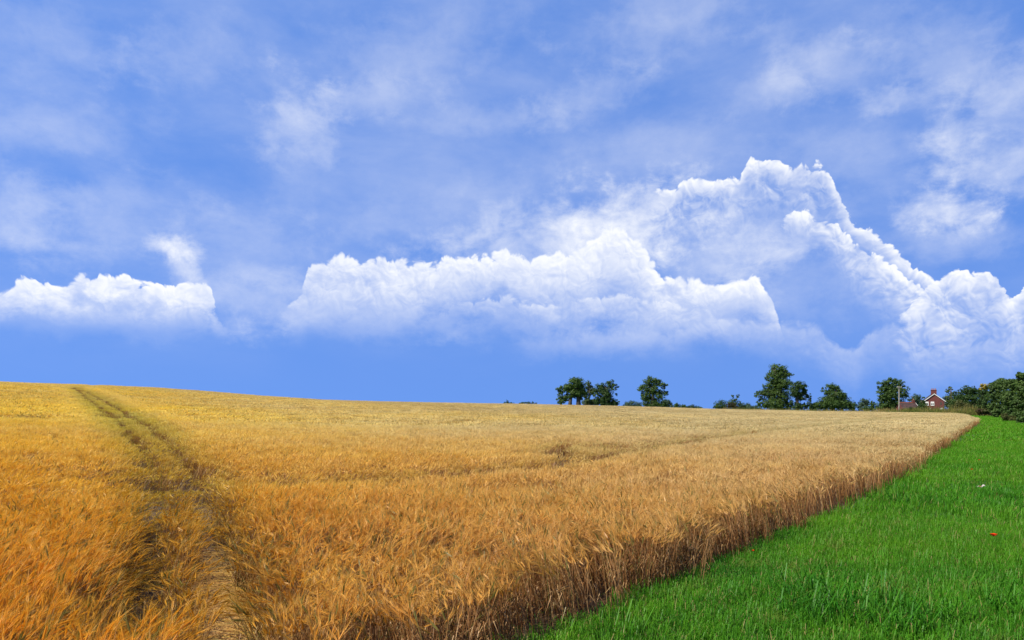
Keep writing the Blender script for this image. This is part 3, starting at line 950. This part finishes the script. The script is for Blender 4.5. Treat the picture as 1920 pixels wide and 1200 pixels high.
def leaves(lobes, n, size, rng, clump=0.30, fill=0.55):
    """lobes: (x, y, z, rx, ry, rz) ellipsoids; returns verts, faces, shade of leaf-sprays in clumps over them"""
    V = []; Fc = []; sh = []
    vol = np.array([(l[3] * l[4] * l[5]) ** .78 for l in lobes]); cnt = np.maximum((n * vol / vol.sum()).astype(int), 24)
    centres = []
    for l, c in zip(lobes, cnt):
        c0 = np.array(l[:3]); rad = np.array(l[3:])
        nc = max(10, int(c / 26))
        dirs = rng.normal(size=(nc, 3)); dirs /= np.linalg.norm(dirs, axis=1)[:, None]
        rr = rng.uniform(fill * fill * .5, 1.0, nc) ** .6
        cc = c0 + dirs * rad * rr[:, None] * .86
        centres += [tuple(p) for p in cc]
        csz = clump * rad.mean() * rng.uniform(.6, 1.25, nc)
        per = c // nc
        for p, s, dd in zip(cc, csz, dirs):
            d = rng.normal(size=(per, 3)); d /= np.linalg.norm(d, axis=1)[:, None]
            q = p + d * (s * rng.uniform(.35, 1.0, per) ** .5)[:, None] * np.array([1.1, 1.1, .8])
            nrm = d * .8 + dd * .5 + np.array([0, 0, .45]) + rng.normal(0, .45, (per, 3)); nrm /= np.linalg.norm(nrm, axis=1)[:, None]
            ref = rng.normal(size=(per, 3)); a = np.cross(nrm, ref); a /= np.linalg.norm(a, axis=1)[:, None]; b = np.cross(nrm, a)
            w = size * rng.uniform(.6, 1.3, per)[:, None]
            tone = rng.random()
            quad = np.stack([q - a * w * .5, q - b * w * .32, q + a * w * .6 + nrm * w * .1, q + b * w * .32], 1)
            base = len(V)
            V += [tuple(v) for v in quad.reshape(-1, 3)]
            Fc += [(base + 4 * i, base + 4 * i + 1, base + 4 * i + 2, base + 4 * i + 3) for i in range(per)]
            sh += list(np.repeat(np.clip(tone * .7 + rng.random(per) * .3, 0, 1), 4))
    return V, Fc, sh, centres


def plant(name, label, cat, px, Y, lobes_px, mat, trunks=(), n=4000, size=.38, seed=0, group=None, clump=.30, fill=.55, depth=.85,
          part='crown', extra=(), skirt=None):
    """lobes_px: (px, py, half width px, half height px) seen from the road side, set at distance Y with depth of their own"""
    rng = np.random.default_rng(3000 + seed)
    x0 = at(px, Y); z0 = g1(x0, Y); k = Y / F
    root = empty(name, (x0, Y, z0)); tag(root, label, cat, group)
    if skirt:                                       # foliage down to the ground, as hedge trees keep it
        a, b, yy = skirt
        m_ = max(2, int((b - a) / 14)); lobes_px = list(lobes_px) + [(a + (b - a) * (i + .5) / m_, yy + rng.uniform(-2, 1), (b - a) / m_ * .62, 9, rng.uniform(-6, 4)) for i in range(m_)]
    def lobe(l):
        (lx, ly, rx, rz) = l[:4]
        ry = rx * k * depth
        dy = l[4] * k if len(l) > 4 else rng.normal(0, .25) * rx * k
        return (at(lx, Y) - x0, dy, hz(ly, Y) - z0, rx * k * 1.18, ry, rz * k * 1.15)
    L = [lobe(l) for l in lobes_px]
    V, Fc, sh, cen = leaves(L, int(n * 1.6), size, rng, clump, fill)
    o = mesh_obj(part, V, Fc, M[mat], root)
    a = o.data.attributes.new('shade', 'FLOAT', 'POINT'); a.data.foreach_set('value', sh)
    for (lp, mt, n2, nm) in extra:
        L2 = [lobe(l) for l in lp]; V, Fc, sh, c2 = leaves(L2, n2, size, rng, clump, fill)
        o = mesh_obj(nm, V, Fc, M[mt], root)
        a = o.data.attributes.new('shade', 'FLOAT', 'POINT'); a.data.foreach_set('value', sh)
    for (tx, wpx, topy) in trunks:
        m = MB(); bx = at(tx, Y) - x0; wr = wpx * k / 2; zt = hz(topy, Y) - z0
        zb = -0.3
        pts = [(bx, 0, zb), (bx + rng.normal(0, wr * .3), 0, zt * .35), (bx + rng.normal(0, wr), rng.normal(0, wr), zt * .7), (bx + rng.normal(0, wr * 2), 0, zt)]
        m.tube(pts, [wr * 1.35, wr * .95, wr * .7, wr * .3], 8)
        cand = [c for c in cen if abs(c[0] - bx) < 12 and c[2] > zt * .35]
        rng.shuffle(cand)
        for c in cand[:14]:
            t = rng.uniform(.3, .9); s = Vector(pts[1]).lerp(Vector(pts[3]), t); e = Vector(c)
            mid = s.lerp(e, .5) + Vector((0, 0, -.06 * (e - s).length))
            m.tube([s, mid, e], [wr * .38, wr * .22, wr * .06], 5)
        m.build('trunk', M['bark'], root, True)
    if not trunks:                                   # shrubs: a few stems from the ground
        m = MB(); cand = list(cen); rng.shuffle(cand)
        for c in cand[:9]:
            e = Vector(c); s = Vector((0, 0, -.2)); m.tube([s, s.lerp(e, .5) + Vector((0, 0, -.12 * e.length)), e], [.09, .06, .02], 5)
        m.build('stem', M['bark'], root, True)
    return root


def build_trees():
    P = plant
    P('low_bush', 'small dark bush peeping over the crest, left of its longer twin', 'bush', 954, 260, [(950, 756, 7, 4), (951, 752.5, 2.5, 3), (960, 757, 6, 3)], 'dark', n=500, size=.3, seed=1)
    P('low_bush', 'long low dark bush peeping over the barley crest', 'bush', 988, 262, [(980, 757, 9, 4), (992, 757, 9, 4.5), (1002, 757, 5, 3), (985, 753.5, 2, 2), (999, 754, 2, 2)], 'dark', n=800, size=.3, seed=2)
    P('oak_tree', 'broad two-stemmed oak, leftmost of the three trees on the skyline', 'tree', 1076, 330,
      [(1080, 718, 15, 11), (1066, 727, 12, 11), (1051, 733, 7, 12), (1052, 751, 9, 8), (1092, 731, 11, 12), (1078, 738, 13, 9), (1062, 745, 8, 8), (1088, 745, 6, 7)],
      'oak', trunks=((1068, 7, 726), (1085, 8.5, 722)), n=7600, size=.55, seed=3)
    P('thin_tree', 'thinner pale tree in the gap between the oak and the dark ivy-covered tree', 'tree', 1103, 338,
      [(1103, 722, 6, 9), (1108, 731, 8, 9), (1100, 740, 7, 9), (1104, 753, 9, 8), (1113, 738, 5, 7)], 'pale', trunks=((1103, 3, 716),), n=3600, size=.5, seed=4, skirt=(1093, 1118, 755))
    P('ivy_tree', 'dark dense tree with a bushy foot beside the oak on the skyline', 'tree', 1138, 325,
      [(1144, 722, 9, 10), (1128, 728, 11, 11), (1137, 738, 14, 12), (1152, 726, 7, 7), (1132, 750, 13, 10), (1148, 755, 11, 8), (1156, 739, 3, 3.5), (1118, 736, 7, 9), (1119, 750, 7, 9)],
      'dark', trunks=((1138, 6, 722),), n=6800, size=.52, seed=5, skirt=(1118, 1160, 757))
    P('domed_bush', 'rounded blue-green bush tucked against the lone open-crowned tree', 'bush', 1184, 345, [(1183, 760, 12, 9), (1174, 764, 10, 6), (1196, 762, 10, 9)], 'blue', n=2400, size=.5, seed=6)
    P('lone_tree', 'lone open-crowned tree with sky showing through its branches', 'tree', 1224, 318,
      [(1217, 715, 11, 9), (1231, 716, 10, 8), (1206, 729, 11, 8), (1224, 730, 13, 10), (1243, 724, 8, 7), (1247, 737, 7, 5), (1235, 741, 11, 8), (1211, 742, 11, 9),
       (1222, 755, 18, 12), (1240, 757, 10, 9)], 'oak', trunks=((1224, 6, 712),), n=7600, size=.5, seed=7, clump=.34, fill=.7)
    P('domed_bush', 'blue-green bush peeping out right behind the lone tree', 'bush', 1251, 340, [(1250, 757, 10, 9), (1258, 762, 5, 6)], 'blue', n=1500, size=.5, seed=8)
    P('low_hedge', 'low rounded bush at the skyline, left of a flatter bush', 'bush', 1276, 345, [(1270, 762, 8, 6), (1281, 763, 7, 5)], 'mid', n=1200, size=.45, seed=9)
    P('low_hedge', 'flat dark bush sloping down to the bare gap in the skyline', 'bush', 1302, 345, [(1296, 764, 8, 5), (1306, 766, 10, 4.5)], 'dark', n=1200, size=.45, seed=10)
    P('scrub', 'dark scrubby thicket with two spindly shoots and brown leaves', 'bush', 1362, 300,
      [(1354, 760, 14, 10), (1376, 759, 14, 11), (1344, 766, 10, 6), (1390, 763, 8, 7), (1388, 755, 4, 5)], 'dark', n=3000, size=.42, seed=11,
      extra=(([(1373, 744, 3.5, 4), (1384, 743, 4, 4.5), (1378, 750, 5, 3)], 'pale', 420, 'shoot'), ([(1366, 762, 12, 7, -14)], 'brownleaf', 600, 'dry_foliage')))
    P('low_hedge', 'low blue-green hedge between the scrub and the tallest tree', 'hedge', 1408, 325, [(1402, 763, 12, 8), (1416, 766, 12, 6)], 'blue', n=1700, size=.45, seed=12)
    P('tall_tree', 'tallest tree on the skyline, a bulky crown with a side lobe', 'tree', 1462, 300,
      [(1460, 692, 17, 11), (1473, 700, 15, 12), (1451, 706, 17, 13), (1467, 718, 20, 14), (1448, 724, 17, 13), (1440, 738, 16, 11), (1462, 742, 22, 16), (1421, 741, 8, 8),
       (1427, 754, 9, 10), (1450, 758, 22, 12), (1476, 757, 12, 13)], 'oak', trunks=((1462, 9, 690),), n=14000, size=.5, seed=13, clump=.27, skirt=(1430, 1486, 762))
    P('shady_tree', 'small dark tree with a visible trunk leaning against the tallest tree', 'tree', 1496, 292,
      [(1497, 724, 12, 10), (1509, 730, 9, 10), (1488, 735, 12, 11), (1502, 743, 12, 9), (1514, 741, 6, 6), (1518, 750, 4, 6), (1505, 762, 8, 5)], 'dark', trunks=((1495, 6.5, 726),), n=6200, size=.44, seed=14, skirt=(1484, 1526, 763))
    P('domed_tree', 'dense pyramid-shaped dark green tree standing alone right of the tallest tree', 'tree', 1562, 305,
      [(1560, 726, 12, 9), (1568, 730, 11, 9), (1550, 736, 10, 9), (1578, 741, 11, 10), (1562, 745, 20, 13), (1545, 755, 16, 11), (1585, 757, 17, 12), (1530, 762, 12, 8), (1599, 764, 7, 6), (1543, 731, 3, 6), (1562, 758, 22, 10)],
      'mid', trunks=((1562, 7, 725),), n=11500, size=.48, seed=15, skirt=(1522, 1604, 763))
    P('round_tree', 'small round-headed tree between two bigger dark ones', 'tree', 1619, 330, [(1619, 754, 10, 9), (1617, 763, 12, 7)], 'blue', n=1900, size=.45, seed=16)
    P('low_hedge', 'shadowy bush touching the left side of the round-topped tree by the pole', 'bush', 1637, 320, [(1636, 758, 5, 7), (1640, 764, 9, 7), (1628, 767, 8, 4)], 'mid', n=1500, size=.42, seed=17)
    P('round_tree', 'big round-topped dense tree standing behind the pole', 'tree', 1671, 275,
      [(1670, 717, 14, 11), (1684, 722, 13, 13), (1653, 724, 11, 11), (1690, 735, 12, 14), (1656, 740, 13, 15), (1673, 738, 18, 16), (1660, 757, 16, 13), (1684, 757, 15, 13), (1672, 763, 20, 9)],
      'mid', trunks=((1671, 7, 720),), n=12500, size=.42, seed=18, clump=.24, skirt=(1646, 1700, 765))
    P('far_tree', 'grey-green feathery tree rising behind the tile-roofed barn', 'tree', 1715, 330, [(1716, 746, 9, 9), (1709, 752, 8, 8), (1723, 752, 6, 9), (1715, 761, 13, 9)], 'blue', trunks=((1715, 4, 742),), n=2600, size=.45, seed=19)
    P('conifer', 'small conical evergreen in front of the brick cottage', 'tree', 1731, 236, [(1731, 750, 4, 6), (1731, 757, 7.5, 7), (1730, 764, 10, 8), (1722, 768, 7, 4), (1740, 768, 5, 4)], 'dark', trunks=((1731, 2, 750),), n=2400, size=.3, seed=20)
    P('low_bush', 'dark low bush growing along the front of the tile-roofed barn', 'bush', 1706, 238, [(1699, 770, 7, 4), (1709, 769, 8, 5), (1717, 769, 6, 5)], 'dark', n=1300, size=.3, seed=32)
    P('slim_tree', 'slim tree with a tufted top beside the right side of the cottage', 'tree', 1781, 265, [(1782, 729, 5, 5), (1775, 733, 4, 4), (1784, 739, 6, 4), (1780, 746, 9, 7), (1779, 757, 12, 11)], 'pale', trunks=((1780, 3, 727),), n=2500, size=.38, seed=21)
    P('hedge_tree', 'dome of dark foliage between the cottage and the yellow bush', 'tree', 1812, 222,
      [(1814, 732, 16, 10), (1800, 741, 14, 10), (1828, 735, 12, 12), (1792, 754, 14, 12), (1812, 752, 20, 14), (1830, 757, 13, 13)], 'dark', trunks=((1812, 5, 732),), n=8800, size=.34, seed=22, clump=.24, skirt=(1786, 1840, 764))
    P('hedge_bush', 'shaded olive bush in front of the dark foliage dome', 'bush', 1803, 205, [(1800, 757, 10, 8), (1812, 762, 12, 7), (1790, 764, 9, 6)], 'olive', n=2600, size=.3, seed=23)
    P('yellow_bush', 'tall hedge bush with a bright yellow flowering top', 'bush', 1845, 176,
      [(1845, 738, 10, 12), (1842, 752, 10, 13), (1848, 764, 11, 10)], 'dark', n=3800, size=.28, seed=24, extra=(([(1845, 724, 9, 5), (1849, 729, 7, 5), (1838, 729, 4, 4)], 'yellow', 900, 'blossom'),))
    P('hedge_bush', 'tall green hedge bush right of the yellow-topped one', 'bush', 1872, 142,
      [(1866, 726, 13, 11), (1880, 720, 14, 12), (1862, 742, 12, 13), (1876, 742, 16, 15), (1865, 762, 13, 12), (1880, 763, 12, 14)], 'mid', n=10500, size=.26, seed=25, clump=.24, skirt=(1856, 1888, 772))
    P('hedge_bush', 'leafy hedge bush between the tall green one and the corner bush', 'bush', 1896, 112,
      [(1890, 720, 12, 12), (1904, 722, 12, 14), (1890, 745, 14, 16), (1902, 748, 14, 18), (1893, 770, 12, 13), (1905, 776, 10, 12)], 'mid', n=10500, size=.22, seed=26, clump=.24, skirt=(1880, 1912, 783))
    P('hedge_tree', 'tallest leafy tree of the hedge in the far corner of the strip', 'tree', 1924, 88,
      [(1914, 703, 8, 7), (1925, 712, 14, 14), (1912, 728, 10, 14), (1930, 738, 18, 20), (1914, 756, 12, 16), (1928, 776, 16, 20), (1914, 784, 9, 13)], 'mid', trunks=((1926, 5, 705),), n=11500, size=.2, seed=27, clump=.24)
    P('hedge_bush', 'hedge bush past the corner tree at the edge of the strip', 'bush', 1985, 80, [(1975, 730, 24, 20), (1990, 760, 26, 30), (1968, 780, 18, 22), (2010, 745, 20, 30)], 'mid', n=6500, size=.22, seed=28)
    P('hedge_bush', 'low brownish scrub at the foot of the hedge', 'bush', 1842, 160, [(1838, 771, 9, 6), (1850, 772, 10, 6), (1862, 775, 9, 5)], 'brownleaf', n=1800, size=.24, seed=29,
      extra=(([(1845, 769, 9, 4, -8)], 'olive', 700, 'green_foliage'),))
    P('hedge_bush', 'small dark scrub where the grass strip ends under the hedge', 'bush', 1822, 178, [(1822, 772, 8, 5), (1832, 773, 7, 5)], 'dark', n=1300, size=.24, seed=30)
    P('hedge_bush', 'low olive scrub spilling onto the grass below the corner tree', 'bush', 1893, 102, [(1884, 781, 8, 7), (1896, 788, 9, 8), (1908, 795, 8, 8)], 'olive', n=2600, size=.18, seed=31)


build_trees()


# ------------------------------------------------------------------ cottage, barn, pole
def build_cottage():
    Y = 255.0; k = Y / F
    xl, xr = at(1735.5, Y), at(1768, Y); w = xr - xl
    z0 = min(g1(xl, Y), g1(xr, Y)) - .2
    root = empty('brick_cottage', ((xl + xr) / 2, Y, z0), math.radians(-24)); tag(root, 'red brick cottage with white bargeboards and a tall chimney', 'house')
    w = w / math.cos(math.radians(24)) * .93; hw = w / 2
    eav = hz(751.5, Y) - z0; apex = hz(738.5, Y) - z0; D = 8.5
    wall = MB(); wall.prism([(-hw, 0, 0), (hw, 0, 0), (hw, 0, eav), (0, 0, apex - .12), (-hw, 0, eav)], (0, D, 0)); wall.build('wall', M['brick'], root)
    sl = (apex - eav) / hw
    for s, nm in ((-1, 'roof'), (1, 'roof')):
        r = MB(); o = .35
        a = Vector((s * (hw + o), -.30, eav - sl * o)); b = Vector((0, -.30, apex)); up = Vector((0, 0, .16))
        r.prism([a, b, b + up, a + up], (0, D + .6, 0)); ro = r.build(nm, M['slate'], root)
        rows = MB()
        for q in range(9):
            t = (q + .5) / 9; p = a.lerp(b, t) + up
            rows.box(p.x - .05, p.x + .05, -.30, D + .30, p.z - .02, p.z + .03)
        c = rows.build('tile_course', M['slate'], ro); c['kind'] = 'stuff'
        g = MB(); g.prism([a + Vector((0, -.05, -.13)), b + Vector((0, -.05, -.13)), b + Vector((0, -.05, .12)), a + Vector((0, -.05, .12))], (0, .045, 0))
        g.build('bargeboard', M['white'], root)
    m = MB(); m.box(-.12, .12, -.32, D + .32, apex + .13, apex + .25); m.build('ridge', M['slate'], root)
    ch = MB(); ch.box(-.85, .85, 1.2, 2.2, apex - .9, apex + 1.25); ch.box(-.95, .95, 1.1, 2.3, apex + 1.25, apex + 1.45); cho = ch.build('chimney', M['brick'], root)
    for px_ in (-.55, 0, .55):
        m = MB(); m.tube([(px_, 1.7, apex + 1.45), (px_, 1.7, apex + 1.75), (px_, 1.7, apex + 1.95)], [.17, .14, .17], 10); m.build('chimney_pot', M['pot'], cho)
    def window(cx, cz, ww, hh, half=False):
        f = MB(); t = .07
        f.box(cx - ww / 2, cx + ww / 2, -.05, .03, cz - hh / 2 - t, cz - hh / 2 + t); f.box(cx - ww / 2, cx + ww / 2, -.05, .03, cz + hh / 2 - t, cz + hh / 2 + t)
        f.box(cx - ww / 2 - t, cx - ww / 2 + t, -.053, .03, cz - hh / 2, cz + hh / 2); f.box(cx + ww / 2 - t, cx + ww / 2 + t, -.053, .03, cz - hh / 2, cz + hh / 2)
        f.box(cx - .05, cx + .05, -.045, .03, cz - hh / 2 + t, cz + hh / 2 - t)
        fo = f.build('window', M['white'], root)
        g = MB(); g.box(cx - ww / 2 + t, cx + ww / 2 - t, -.02, .02, cz - hh / 2 + t, cz + hh / 2 - t); g.build('pane', M['glass'], fo)
        s = MB(); s.box(cx - ww / 2 - .15, cx + ww / 2 + .15, -.14, .0, cz - hh / 2 - t - .1, cz - hh / 2 - t - .003); s.build('sill', M['white'], fo)
        if half:
            b = MB(); b.box(cx - ww / 2 + t, cx + ww / 2 - t, -.035, -.022, cz + .05, cz + hh / 2 - t); b.build('blind', M['white'], fo)
    zz = hz(756.5, Y) - z0
    window(-hw * .74, zz, .95, 1.15, True); window(-hw * .18, zz, .95, 1.15, True)
    window(hw * .72, hz(768.5, Y) - z0, 1.1, 1.2, True); window(-hw * .55, hz(768.3, Y) - z0, .8, 1.0, True)
    m = MB(); m.box(hw * .66 - .28, hw * .66 + .28, -.03, .05, zz - .45, zz + .45); do = m.build('window', M['darktimber'], root); do['label'] = 'narrow dark window under the right eave'
    m = MB(); m.tube([(hw - .2, -.06, 0), (hw - .2, -.06, eav)], [.05, .05], 6); m.build('downpipe', M['darktimber'], root)
    for yy in (2.2, 5.6):
        m = MB(); m.box(hw - .02, hw + .04, yy - .5, yy + .5, eav - 1.7, eav - .5); wo = m.build('window', M['white'], root)
        m = MB(); m.box(hw + .042, hw + .05, yy - .42, yy + .42, eav - 1.62, eav - .58); m.build('pane', M['glass'], wo)


def build_barn():
    Y = 248.0; xl, xr = at(1694, Y), at(1724.5, Y); z0 = g1(xl, Y) - .3; w = xr - xl
    root = empty('low_barn', ((xl + xr) / 2, Y, z0)); tag(root, 'low barn with brown tiled roof and orange ridge beside the cottage', 'barn')
    hw = w / 2; ev = hz(767, Y) - z0; rg = hz(755.3, Y) - z0; D = 5.5
    m = MB(); m.prism([(-hw + .25, 0, 0), (-hw + .25, D, 0), (-hw + .25, D, ev), (-hw + .25, D / 2, rg - .2), (-hw + .25, 0, ev)], (w - .5, 0, 0)); m.build('wall', M['brick'], root)
    for s in (0, 1):
        a = Vector((-hw, -.3 if s == 0 else D + .3, ev - .15)); b = Vector((-hw, D / 2, rg)); up = Vector((0, 0, .14))
        m = MB(); m.prism([a, b, b + up, a + up], (w, 0, 0)); ro = m.build('roof', M['rooftile'], root)
        r = MB()
        for q in range(10):
            t = (q + .5) / 10; p = a.lerp(b, t) + up; r.box(-hw, hw, p.y - .05, p.y + .05, p.z - .02, p.z + .03)
        c = r.build('tile_course', M['rooftile'], ro); c['kind'] = 'stuff'
    for q in range(14):
        x0 = -hw + w * q / 14; m = MB(); m.box(x0 + .01, x0 + w / 14 - .01, D / 2 - .16, D / 2 + .16, rg + .05, rg + .28 + .02 * (q % 3)); m.build('ridge_tile', M['ridge'], root)
    m = MB(); a = Vector((hw + .01, -.32, ev - .2)); b = Vector((hw + .01, D / 2, rg - .05)); up = Vector((0, 0, .3))
    m.prism([a, b, b + up, a + up], (.05, 0, 0)); m.build('bargeboard', M['white'], root)
    m = MB(); m.box(hw - 1.0, hw - .3, D / 2 - .35, D / 2 + .35, rg - .4, rg + 1.0); co = m.build('chimney', M['brick'], root)
    m = MB(); m.tube([(hw - .65, D / 2, rg + 1.0), (hw - .65, D / 2, rg + 1.4)], [.15, .13], 8); m.build('chimney_pot', M['pot'], co)


def build_pole():
    Y = 232.0; x = at(1685.7, Y); z0 = g1(x, Y); k = Y / F; zt = hz(724, Y) - z0
    root = empty('utility_pole', (x, Y, z0)); tag(root, 'grey wooden pole with a short crossarm before the round-topped tree', 'utility pole')
    m = MB(); m.tube([(0, 0, -.5), (0, 0, zt * .5), (0, 0, zt)], [.17, .15, .12], 10); m.build('post', M['poletimber'], root)
    m = MB(); m.box(-.75, .75, -.22, -.1, zt - .45, zt - .28); arm = m.build('crossarm', M['poletimber'], root)
    for q in (-.6, .6):
        m = MB(); m.tube([(q, -.16, zt - .28), (q, -.16, zt - .1), (q, -.16, zt)], [.04, .06, .035], 8); m.build('insulator', M['ceramic'], arm)
    m = MB(); m.box(-.6, -.54, -.15, -.11, zt - 1.05, zt - .45); m.V = [(v[0] + (.5 if v[2] < zt - .7 else 0), v[1], v[2]) for v in m.V]; m.build('brace', M['grey_metal'], root)


def build_small():
    # marker post at the far end of the crop
    x, y = at(1749.3, 188), 188.0
    root = empty('marker_post', (x, y, g1(x, y))); tag(root, 'small dark post sticking up in front of the brick cottage', 'post')
    h = hz(772.5, y) - g1(x, y)
    m = MB(); m.box(-.09, .09, -.09, .09, -.2, h); m.build('post', M['darktimber'], root)
    m = MB(); m.prism([(-.11, -.11, h), (.11, -.11, h), (0, -.11, h + .12)], (0, .22, 0)); m.build('cap', M['darktimber'], root)
    # poppies
    for (px, py, sc, lab, hh) in ((1863, 1003, 1.25, 'bright red poppy, the largest and nearest in the grass', .2), (1822, 880, 1.1, 'small orange-red poppy left of the other far one', .16),
                                  (1836, 862, 1.0, 'farthest tiny red poppy in the green strip', .16), (1412, 1031, .5, 'tiny red poppy at the foot of the barley edge', .12)):
        x, y = hit(px, py, hh + .02); z = g1(x, y)
        root = empty('poppy', (x, y, z)); tag(root, lab, 'flower', 'poppies in the grass strip')
        m = MB(); m.tube([(0, 0, -.02), (.012, 0, hh * .6), (0, 0, hh)], [.003, .0028, .0025], 6); m.build('stem', M['stem'], root)
        for q in range(4):
            a = q * math.pi / 2 + .3; V = []; Fc = []
            for i in range(4):
                t = i / 3; rr = .036 * sc * t; zz = hh + .028 * sc * t ** 1.4
                for j in range(5):
                    b = a + (j / 4 - .5) * 1.9; wv = .004 * math.sin(j * 2.4 + q) * t
                    V.append((math.cos(b) * rr, math.sin(b) * rr, zz + wv))
            for i in range(3):
                for j in range(4): Fc.append((i * 5 + j, i * 5 + j + 1, i * 5 + j + 6, i * 5 + j + 5))
            mesh_obj('petal', V, Fc, M['poppy'], root, smooth_sh=True)
        m = MB(); m.tube([(0, 0, hh), (0, 0, hh + .012 * sc), (0, 0, hh + .018 * sc)], [.006 * sc, .009 * sc, .005 * sc], 8); m.build('heart', M['poppyheart'], root)
    # wrapper
    x, y = hit(1838, 914, .08); z = g1(x, y) + .085
    root = empty('crumpled_wrapper', (x, y, z), .15); tag(root, 'crumpled white wrapper with a red patch lying in the grass', 'litter')
    rng = np.random.default_rng(4); V = []; Fc = []; nx, ny = 11, 6
    for j in range(ny):
        for i in range(nx):
            V.append(((i / (nx - 1) - .5) * .22, (j / (ny - 1) - .5) * .11, .02 * math.sin(i * 1.1) * math.cos(j * .9) + .02 * rng.random() + .03 * (i / (nx - 1)) ** 3))
    for j in range(ny - 1):
        for i in range(nx - 1): Fc.append((j * nx + i, j * nx + i + 1, (j + 1) * nx + i + 1, (j + 1) * nx + i))
    o = mesh_obj('sheet', V, Fc, M['paper'], root); so = o.modifiers.new('thick', 'SOLIDIFY'); so.thickness = .003
    V2 = [V[j * nx + i] for j in range(1, 4) for i in range(2, 6)]; V2 = [(a, b, c + .004) for a, b, c in V2]
    Fc = [(j * 4 + i, j * 4 + i + 1, (j + 1) * 4 + i + 1, (j + 1) * 4 + i) for j in range(2) for i in range(3)]
    mesh_obj('printed_patch', V2, Fc, M['redprint'], root)
    # green weeds at the crop edge
    for q, (px, py, hh, nl, lab) in enumerate(((868, 1150, .42, 9, 'grey-green leafy weed among the stems at the near crop edge'), (1245, 1085, .36, 8, 'leafy weed where the barley stems meet the grass'),
                                  (1450, 985, .34, 8, 'small green weed in the shade of the crop edge'), (1300, 1052, .30, 7, 'short weed with pale blades under the barley'))):
        x, y = hit(px, py); x += .05; z = g1(x, y); rng = np.random.default_rng(60 + q)
        root = empty('leafy_weed', (x, y, z)); tag(root, lab, 'weed')
        m = MB(); m.tube([(0, 0, -.02), (.01, .01, hh * .5), (.03, 0, hh)], [.005, .004, .002], 6); m.build('stem', M['stem'], root)
        for i in range(nl):
            t = (i + .5) / nl; a = i * 2.4; L = (.20 - .10 * t) * rng.uniform(.8, 1.2); d = Vector((math.cos(a), math.sin(a), 0)); s = Vector((-d.y, d.x, 0)); b0 = Vector((.015, 0, hh * t))
            V = []
            for u, wd, up in ((0, .006, 0), (.3, .026, .05), (.65, .022, .05), (1, .002, -.01)):
                c = b0 + d * L * u + Vector((0, 0, up)); V += [tuple(c - s * wd), tuple(c + Vector((0, 0, -.006))), tuple(c + s * wd)]
            Fc = []
            for j in range(3):
                for w_ in (0, 1): Fc.append((j * 3 + w_, j * 3 + w_ + 1, j * 3 + w_ + 4, j * 3 + w_ + 3))
            lo = mesh_obj('leaf', V, Fc, M['weed'], root)
            lo.data.attributes.new('shade', 'FLOAT', 'POINT').data.foreach_set('value', [rng.random()] * len(V))


build_cottage(); build_barn(); build_pole(); build_small()
